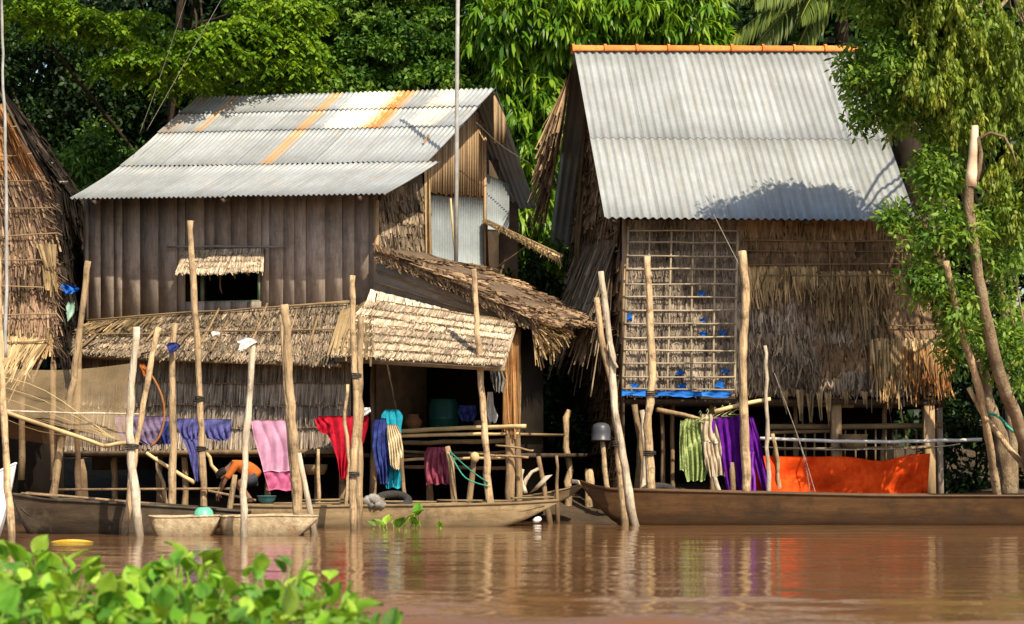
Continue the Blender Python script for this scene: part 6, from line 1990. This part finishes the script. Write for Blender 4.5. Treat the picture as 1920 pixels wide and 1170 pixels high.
plast = lambda nm, a, b: rough_mat(nm, a, b, 0.4, 3, bump=0.05, spec=0.4, objvar=0.05)
mint = plast('mint_plastic', (0.10, 0.42, 0.27), (0.18, 0.55, 0.38))
o = lathe([(0.0, 0.15), (0.09, 0.145), (0.14, 0.10), (0.165, 0.03), (0.175, 0.0), (0.165, 0.0), (0.13, 0.09), (0.0, 0.13)], P(382, 968, 34.95)).build('bowl', mint, smooth=True)
tag(o, 'upturned mint green bowl on the left pale float', 'bowl')
gp = plast('grey_plastic', (0.045, 0.045, 0.055), (0.075, 0.075, 0.09))  # grey darkened, shade on the bucket put into its colour
o = lathe([(0.0, 0.35), (0.09, 0.34), (0.145, 0.31), (0.175, 0.25), (0.185, 0.16), (0.18, 0.03), (0.195, 0.02), (0.19, 0.0), (0.16, 0.0), (0.15, 0.2), (0.0, 0.32)], P(1127, 826, 41.4), 20).build('bucket', gp, smooth=True)
tag(o, 'grey plastic bucket upturned on a stake beside the long boat', 'bucket')
lamp = thing('hanging_lamp', 'mint green lamp shade with a white tube under the frayed porch roof', 'lamp', P(1013, 662, 42))
lathe([(0.0, 0.10), (0.05, 0.10), (0.12, 0.06), (0.16, 0.0), (0.15, 0.0), (0.05, 0.07), (0.0, 0.07)], P(1014, 650, 42), 18, tilt=0.2).build('shade', mint, lamp, smooth=True)
mb = MB()
mb.tube([P(1016, 650, 42), P(1016, 672, 42)], 0.025, 8)
mb.build('tube', M['white_paint'], lamp, smooth=True)
mb = MB()
mb.tube([P(1013, 640, 42), P(1010, 612, 42)], 0.008, 5)
mb.build('cord', M['rope_dark'], lamp)
bar_ = thing('barrel', 'green barrel standing in the porch, shade put into its colour', 'barrel', P(832, 812, 42.6))
bm = plast('green_plastic', (0.003, 0.045, 0.034), (0.006, 0.075, 0.055))  # green darkened to carry the porch shade in the colour
lathe([(0.0, 0.0), (0.26, 0.0), (0.29, 0.05), (0.30, 0.25), (0.31, 0.27), (0.30, 0.29), (0.29, 0.55), (0.25, 0.62), (0.25, 0.66), (0.0, 0.66)], P(832, 810, 42.6)).build('body', bm, bar_, smooth=True)
o = MB()
pw = P(720, 950, 38.9)
for k in range(5):
    c = P(690 + k * 5, 940 + 5 * math.sin(k * 2), 38.8)
    G = np.zeros((8, 11, 3))
    for i in range(8):
        for j in range(11):
            a, b = i / 7 * math.pi, j / 10 * 2 * math.pi
            r = 0.12 * (1 + 0.25 * math.sin(3 * b + k + 2 * a))
            G[i, j] = c + np.array([math.sin(a) * math.cos(b) * r, math.sin(a) * math.sin(b) * r, math.cos(a) * r * 0.75])
    o.grid(G)
tag(o.build('rag_heap', CM['white'] if False else cloth_mat('cloth_dusty', (0.20, 0.18, 0.16), (0.36, 0.34, 0.31)), smooth=True), 'crumpled dusty grey cloth heap on the flat boat by the tied poles', 'cloth')
# car tyre halves used as fenders
for lb, px, py, Y, r in (('black tyre lying behind the bow of the long boat', 1236, 922, 41.6, 0.30), ('black tyre on the flat boat right of the tied poles', 735, 938, 39.4, 0.30)):
    c = P(px, py, Y)
    a = np.linspace(0, 2 * math.pi, 29)
    G = np.zeros((29, 11, 3))
    for j in range(11):
        b = 2 * math.pi * j / 10
        G[:, j, 0] = c[0] + np.cos(a) * (r + 0.08 * math.cos(b))
        G[:, j, 1] = c[1] + np.sin(a) * (r + 0.08 * math.cos(b)) * 0.9 - 0.0
        G[:, j, 2] = c[2] - 0.02 + 0.08 * math.sin(b) + np.sin(a) * 0.12
    mb = MB()
    mb.grid(G)
    tag(mb.build('tyre', M['rope_dark'], smooth=True), lb, 'tyre', 'tyres on the boats')
# bent driftwood at the end of the flat boat
for lb, pts, w_, mt in (('pale curved branch rising at the end of the flat boat', [(972, 930), (988, 898), (1000, 882), (1010, 878)], 9, 'pole_grey'), ('bent root arching beside the canoe bow', [(1070, 902), (1085, 904), (1098, 915), (1106, 930)], 11, 'pole_grey'),
                        ('short thick branch leaning at the porch corner', [(985, 925), (976, 900), (980, 880)], 9, 'pole_grey')):
    mb = MB()
    stick(mb, [P(x, y, 41.0) for x, y in pts], 0.05, 0.03, 10, 0.008)
    tag(mb.build('driftwood', M[mt], smooth=True), lb, 'driftwood')
mb = MB()
c = [P(992, 925, 41.1), P(1008, 918, 41.1), P(1036, 890, 41.0), P(1022, 892, 41.0)]
mb.hexa([x + (0, 0.03, 0) for x in c] + [x - (0, 0.0, 0) for x in c])
tag(mb.build('oar', rough_mat('pink_paint', (0.36, 0.20, 0.13), (0.42, 0.44, 0.36), 0.7, 3), None), 'oar blade with faded pink and green paint behind the flat boat', 'oar')
mb = MB()
c = P(1004, 982, 41)
tag(lathe([(0.0, 0.0), (0.06, 0.02), (0.09, 0.08), (0.05, 0.13), (0.0, 0.14)], c, 10, 0.4).build('plastic_bag', M['white_paint'], smooth=True), 'small pale plastic bag floating at the end of the flat boat', 'bag')
mb = MB()
G = np.zeros((5, 14, 3))
c = P(135, 1017, shoreY(1017))
for i in range(5):
    for j in range(14):
        s = j / 13 * 2 - 1
        G[i, j] = c + np.array([s * 0.32, (i / 4 - 0.5) * 0.16 * (1 - s * s) ** 0.5, 0.012 + 0.035 * (1 - s * s) * math.sin(i / 4 * 3.14)])
mb.shell(G, (0, 0, 1), 0.008)
tag(mb.build('floating_leaf', cloth_mat('yellow_leaf', (0.68, 0.40, 0.03), (0.80, 0.55, 0.08)), smooth=True), 'yellow leaf floating in front of the dark boat', 'leaf')

# knob on a stake, rags on poles, scraps
def rag(name, label, prof, Y, mt, cat='cloth', **kw):
    tag(cloth(prof, Y, nu=10, nv=9, **kw).build(name, CM[mt], smooth=True), label, cat)


rag('rag', 'pale rag knotted on the tip of the grey pole', [(632, 456, 470), (636, 446, 480), (641, 444, 484), (645, 450, 474), (658, 446, 454)], 34.4, 'white', fold=0.03, nf=2, seed=31)
rag('rag', 'blue rag tied around the pole right of the crossed pair', [(642, 318, 330), (647, 311, 338), (653, 314, 334), (662, 318, 325)], 38.3, 'navy', fold=0.03, nf=2, seed=32)
rag('paper_scrap', 'white scrap stuck on the old thatch awning', [(621, 397, 411), (625, 396, 413), (629, 398, 411)], 42.3, 'white', 'paper', fold=0.01, nf=1, seed=33)
rag('rag', 'orange rag at the top of the net hoop', [(682, 262, 270), (690, 262, 278), (700, 266, 280), (708, 272, 278)], 40.0, 'orange', fold=0.03, nf=1.5, seed=34)
rag('blue_bundle', 'bright blue plastic sheet at the corner of the left thatched house', [(532, 112, 122), (538, 108, 146), (544, 112, 150), (550, 118, 138)], 42.4, 'blue', fold=0.06, nf=2, seed=35)
rag('green_cloth', 'pale green cloth hanging in the gap by the left thatched house', [(566, 118, 140), (580, 116, 140), (588, 117, 139), (604, 116, 126), (618, 118, 124)], 43.2, 'mint', fold=0.04, nf=2, seed=36)
o = lathe([(0.0, -0.10), (0.05, -0.09), (0.085, -0.03), (0.09, 0.03), (0.06, 0.09), (0.0, 0.11)], P(890, 858, 40.5), 12).build('round_knob', M['bamboo'], smooth=True)
tag(o, 'round wooden knob on the stake beside the tall pole', 'knob')

# ================================================================== FISHING NET
nm_ = NT('net_mesh')
cc_ = nm_.coord((1, 1, 1))
fine = nm_.noise(cc_, 5, 4, 0.6)
col = nm_.mix(fine, (0.26, 0.17, 0.08, 1), (0.42, 0.30, 0.16, 1))
nm_.l(col, nm_.b.inputs['Base Color'])
nm_.b.inputs['Roughness'].default_value = 0.8
tp = nm_.n('ShaderNodeBsdfTransparent')
mx = nm_.n('ShaderNodeMixShader')
nm_.l(nm_.ramp(nm_.noise(nm_.coord((1, 1, 1)), 1.3, 3, 0.5), [(0.3, 0.28), (0.7, 0.5)]), mx.inputs[0])
nm_.l(tp.outputs[0], mx.inputs[1])
nm_.l(nm_.b.outputs[0], mx.inputs[2])
nm_.l(mx.outputs[0], nm_.out.inputs[0])
net = thing('lift_net', 'brown fishing net hung on bamboo at the left edge', 'fishing net', P(100, 850, 39.5))
G = np.zeros((16, 30, 3))
for i in range(16):
    v = i / 15
    for j in range(30):
        u = j / 29
        xt, yt = lerp(-90, 250, u), lerp(676, 680, u) + 16 * math.sin(u * 3.1)
        xb, yb = lerp(-90, 246, u), lerp(742, 832, u)
        G[i, j] = P(lerp(xt, xb, v), lerp(yt, yb, v), lerp(40.3, 39.2, v) + 0.18 * math.sin(v * 3.1) * math.sin(u * 7) + 0.05 * math.sin(u * 25 + v * 4))
mb = MB()
mb.grid(G[::-1])
mb.build('net', nm_.m, net, smooth=True)
G = np.zeros((10, 24, 3))
for i in range(10):
    v = i / 9
    for j in range(24):
        u = j / 23
        G[i, j] = P(lerp(-90, 250, u), lerp(lerp(770, 835, u), lerp(800, 842, u), v) + 10 * math.sin(u * 3.1) * v, lerp(39.2, 40.6, v) + 0.04 * math.sin(u * 20))
mb = MB()
mb.grid(G[::-1])
mb.build('net', nm_.m, net, smooth=True)
for k in range(5):
    mb = MB()
    y0 = 700 + k * 17
    mb.tube(polyline([P(-30, y0, 39.9), P(80, y0 + 30 + k * 3, 39.55), P(215, 824 - k, 39.1)], 10), 0.007, 5)
    mb.build('net_fold', M['bamboo'], net)
for pts, r_, mt in (([(-40, 755), (60, 790), (196, 836)], 0.045, 'bamboo'), ([(-20, 768), (60, 772), (120, 774), (270, 776)], 0.02, 'pole_grey'), ([(196, 836), (245, 828)], 0.04, 'bamboo')):
    mb = MB()
    stick(mb, [P(x, y, 39.1) for x, y in pts], r_, r_ * 0.8, 10, 0.006)
    mb.build('frame_bamboo', M[mt], net, smooth=True)
mb = MB()
mb.tube(polyline([P(266, 688, 40.0), P(285, 705, 40.0), P(304, 745, 40.0), P(308, 785, 40.0), P(298, 820, 40.0), P(282, 838, 40.0)], 16), 0.022, 6)
mb.build('hoop', rough_mat('hoop_wood', (0.26, 0.08, 0.02), (0.36, 0.17, 0.06)), net, smooth=True)

# ================================================================== WATER HYACINTH
def blade_mesh(mat, seed):
    """rounded spoon shaped leaf blade, unit size, lying in its own xy plane, stem end at the origin"""
    rr = np.random.default_rng(seed)
    m, n = 7, 7
    G = np.zeros((m, n, 3))
    for i in range(m):
        s = i / (m - 1)
        w = 0.46 * math.sin(min(1, s * 1.02 + 0.04) * math.pi) ** 0.62 * (1 - 0.12 * s)
        for j in range(n):
            a = j / (n - 1) * 2 - 1
            G[i, j] = (a * w, s, 0.16 * abs(a) ** 1.3 * (1 - 0.4 * s) + 0.10 * math.sin(s * 2.6) - 0.18 * s * s + 0.03 * math.sin(a * 5 + seed + s * 3))
    mb = MB()
    tn = np.clip(0.55 + 0.18 * np.abs(np.linspace(-1, 1, n))[None, :] + rr.normal(0, 0.05, (m, n)), 0, 1)
    mb.grid(G, tn)
    o = mb.build('leaf', mat, None, (0, 0, 0), smooth=True)
    me = o.data
    bpy.data.objects.remove(o)
    return me


def stalk_mesh(mat):
    mb = MB()
    p = np.array([[0, 0, -0.02], [0.0, 0.02, 0.3], [0.0, 0.05, 0.65], [0, 0.0, 1.0]])
    mb.tube(p, [0.055, 0.075, 0.04, 0.025], 6, tint=0.75)
    o = mb.build('stalk', mat, None, (0, 0, 0), smooth=True)
    me = o.data
    bpy.data.objects.remove(o)
    return me


hya_mats = [leaf_mat('leaf_hyacinth_%s' % nm, d, l, y, 0.35, 0.3) for nm, d, l, y in (('a', (0.06, 0.17, 0.01), (0.15, 0.34, 0.015), (0.33, 0.50, 0.05)), ('b', (0.03, 0.11, 0.01), (0.08, 0.24, 0.02), (0.22, 0.40, 0.05)), ('c', (0.13, 0.26, 0.02), (0.26, 0.44, 0.035), (0.44, 0.56, 0.10)))]
def add_veins(m_):
    t = m_.node_tree
    b = t.nodes['Principled BSDF']
    tc = t.nodes.new('ShaderNodeTexCoord')
    mp = t.nodes.new('ShaderNodeMapping')
    mp.inputs['Scale'].default_value = (26, 2.0, 1)
    nz = t.nodes.new('ShaderNodeTexNoise')
    nz.inputs['Scale'].default_value = 1.0
    nz.inputs['Detail'].default_value = 3
    bp = t.nodes.new('ShaderNodeBump')
    bp.inputs['Strength'].default_value = 0.5
    bp.inputs['Distance'].default_value = 0.02
    t.links.new(tc.outputs['Object'], mp.inputs[0])
    t.links.new(mp.outputs[0], nz.inputs[0])
    t.links.new(nz.outputs[0], bp.inputs['Height'])
    t.links.new(bp.outputs[0], b.inputs['Normal'])
    # spots of dying tissue and per leaf brightness
    rmp = next(n for n in t.nodes if n.bl_idname == 'ShaderNodeValToRGB')
    n2 = t.nodes.new('ShaderNodeTexNoise')
    n2.inputs['Scale'].default_value = 4.5
    n2.inputs['Detail'].default_value = 5
    oi = t.nodes.new('ShaderNodeObjectInfo')
    ad = t.nodes.new('ShaderNodeVectorMath')
    ad.operation = 'ADD'
    t.links.new(tc.outputs['Object'], ad.inputs[0])
    t.links.new(oi.outputs['Random'], ad.inputs[1])
    sc = t.nodes.new('ShaderNodeVectorMath')
    sc.operation = 'MULTIPLY'
    sc.inputs[1].default_value = (1, 1, 1)
    t.links.new(ad.outputs[0], sc.inputs[0])
    t.links.new(sc.outputs[0], n2.inputs[0])
    r2 = t.nodes.new('ShaderNodeValToRGB')
    r2.color_ramp.elements[0].position = 0.62
    r2.color_ramp.elements[1].position = 0.74
    t.links.new(n2.outputs[0], r2.inputs[0])
    mx_ = t.nodes.new('ShaderNodeMix')
    mx_.data_type = 'RGBA'
    mx_.inputs[7].default_value = (0.30, 0.24, 0.05, 1)
    t.links.new(r2.outputs[0], mx_.inputs[0])
    t.links.new(rmp.outputs[0], mx_.inputs[6])
    hs = t.nodes.new('ShaderNodeHueSaturation')
    mr = t.nodes.new('ShaderNodeMapRange')
    mr.inputs[3].default_value, mr.inputs[4].default_value = 0.6, 1.5
    t.links.new(oi.outputs['Random'], mr.inputs[0])
    t.links.new(mr.outputs[0], hs.inputs['Value'])
    t.links.new(mx_.outputs[2], hs.inputs['Color'])
    t.links.new(hs.outputs[0], b.inputs['Base Color'])


for m_ in hya_mats:
    add_veins(m_)
blades = [blade_mesh(m_, 3 * i + k) for i, m_ in enumerate(hya_mats) for k in range(2)]
stalk = stalk_mesh(LF_hya)


def hyacinth(name, label, spots, size, height, seed):
    r_ = np.random.default_rng(seed)
    c0 = np.mean([(x, y, 0) for x, y, *_ in spots], axis=0)
    t = thing(name, label, 'water plant', c0)
    for x, y, hs in spots:
        h = height * hs * r_.uniform(0.25, 1.1) * float(np.interp(y, [14.2, 16.2], [0.6, 1.0]) if y < 25 else 1.0)
        lx, ly = r_.normal(0, 0.16 * height, 2)
        top = np.array([x + lx, y + ly, h])
        sz = size * r_.uniform(0.7, 1.25)
        lf = bpy.data.objects.new('leaf', blades[r_.integers(0, 6)])
        COL.objects.link(lf)
        lf.parent = t
        lf.location = top - np.array(t.location)
        az = r_.uniform(0, 2 * math.pi)
        lf.rotation_euler = (r_.normal(0.9, 0.42), r_.normal(0, 0.28), az)
        lf.scale = (sz, sz * r_.uniform(0.9, 1.2), sz)
        st = bpy.data.objects.new('stalk', stalk)
        COL.objects.link(st)
        st.parent = t
        base = np.array([x, y, -0.02])
        st.location = base - np.array(t.location)
        d = Vector(top - base)
        st.rotation_euler = d.to_track_quat('Z', 'Y').to_euler()
        st.scale = (0.22, 0.22, d.length)
    return t


# a floating mat in the foreground, tall on the left and thinning out to the right
sp = []
r_ = np.random.default_rng(5)
while len(sp) < 290:
    Y = r_.uniform(14.2, 19.5)
    px = r_.uniform(-60, 730)
    X = (px - CX) / FPX * Y
    lim = np.interp(px, [-60, 60, 150, 230, 330, 430, 520, 600, 660, 740], [1.0, 1.15, 0.95, 0.55, 1.1, 0.85, 0.98, 0.85, 0.5, 0.12])
    back = np.interp(px, [-60, 150, 250, 330, 560, 640, 740], [19.5, 19.0, 16.8, 18.6, 17.8, 16.5, 15.2])
    if Y > back:
        continue
    sp.append((X, Y, lim))
hyacinth('water_hyacinth_mat', 'bright green floating water plants, out of focus in the near left corner', sp, 0.172, 0.41, 11)
# low young leaves filling the mat between the tall ones
mat_ob = bpy.data.objects['water_hyacinth_mat']
mb = MB()
r_ = np.random.default_rng(8)
n_ = 480
Yv = r_.uniform(13.9, 18.2, n_)
pxv = r_.uniform(-60, 690, n_)
keep = Yv < np.interp(pxv, [-60, 150, 250, 330, 560, 640, 700], [18.2, 18.0, 16.2, 17.8, 17.0, 15.8, 14.6])
Yv, pxv = Yv[keep], pxv[keep]
n_ = len(Yv)
az = r_.uniform(0, 2 * math.pi, n_)
cpt = np.stack([(pxv - CX) / FPX * Yv, Yv, r_.uniform(0.03, 0.22, n_)], 1)
leaf_block(mb, cpt, np.stack([np.cos(az), np.sin(az), r_.uniform(0.1, 1.2, n_)], 1), np.stack([np.cos(az) * -0.5, np.sin(az) * -0.5, np.ones(n_)], 1) + r_.normal(0, 0.3, (n_, 3)), r_.uniform(0.10, 0.18, n_), r_.uniform(0.07, 0.13, n_), np.clip(r_.normal(0.5, 0.25, n_), 0, 1), 0.3)
kind(mb.build('young_leaves', LF_hya, mat_ob), 'stuff')
sp = []
for px, py in ((700, 985), (712, 982), (725, 988), (738, 984), (748, 988), (758, 985), (770, 980), (780, 976), (788, 972), (762, 990), (720, 992), (776, 984)):
    Y = shoreY(max(py + 6, 990)) - 0.1
    sp.append(((px - CX) / FPX * Y, Y, np.interp(px, [690, 760, 790], [0.4, 0.8, 1.6])))
hyacinth('water_hyacinth', 'small clump of water plants floating against the flat boat', sp, 0.20, 0.16, 12)
hyacinth('water_hyacinth', 'single small floating plant right of the clump at the flat boat', [((828 - CX) / FPX * 38.2, 38.2, 0.3), ((826 - CX) / FPX * 38.1, 38.1, 0.3)], 0.12, 0.1, 13)
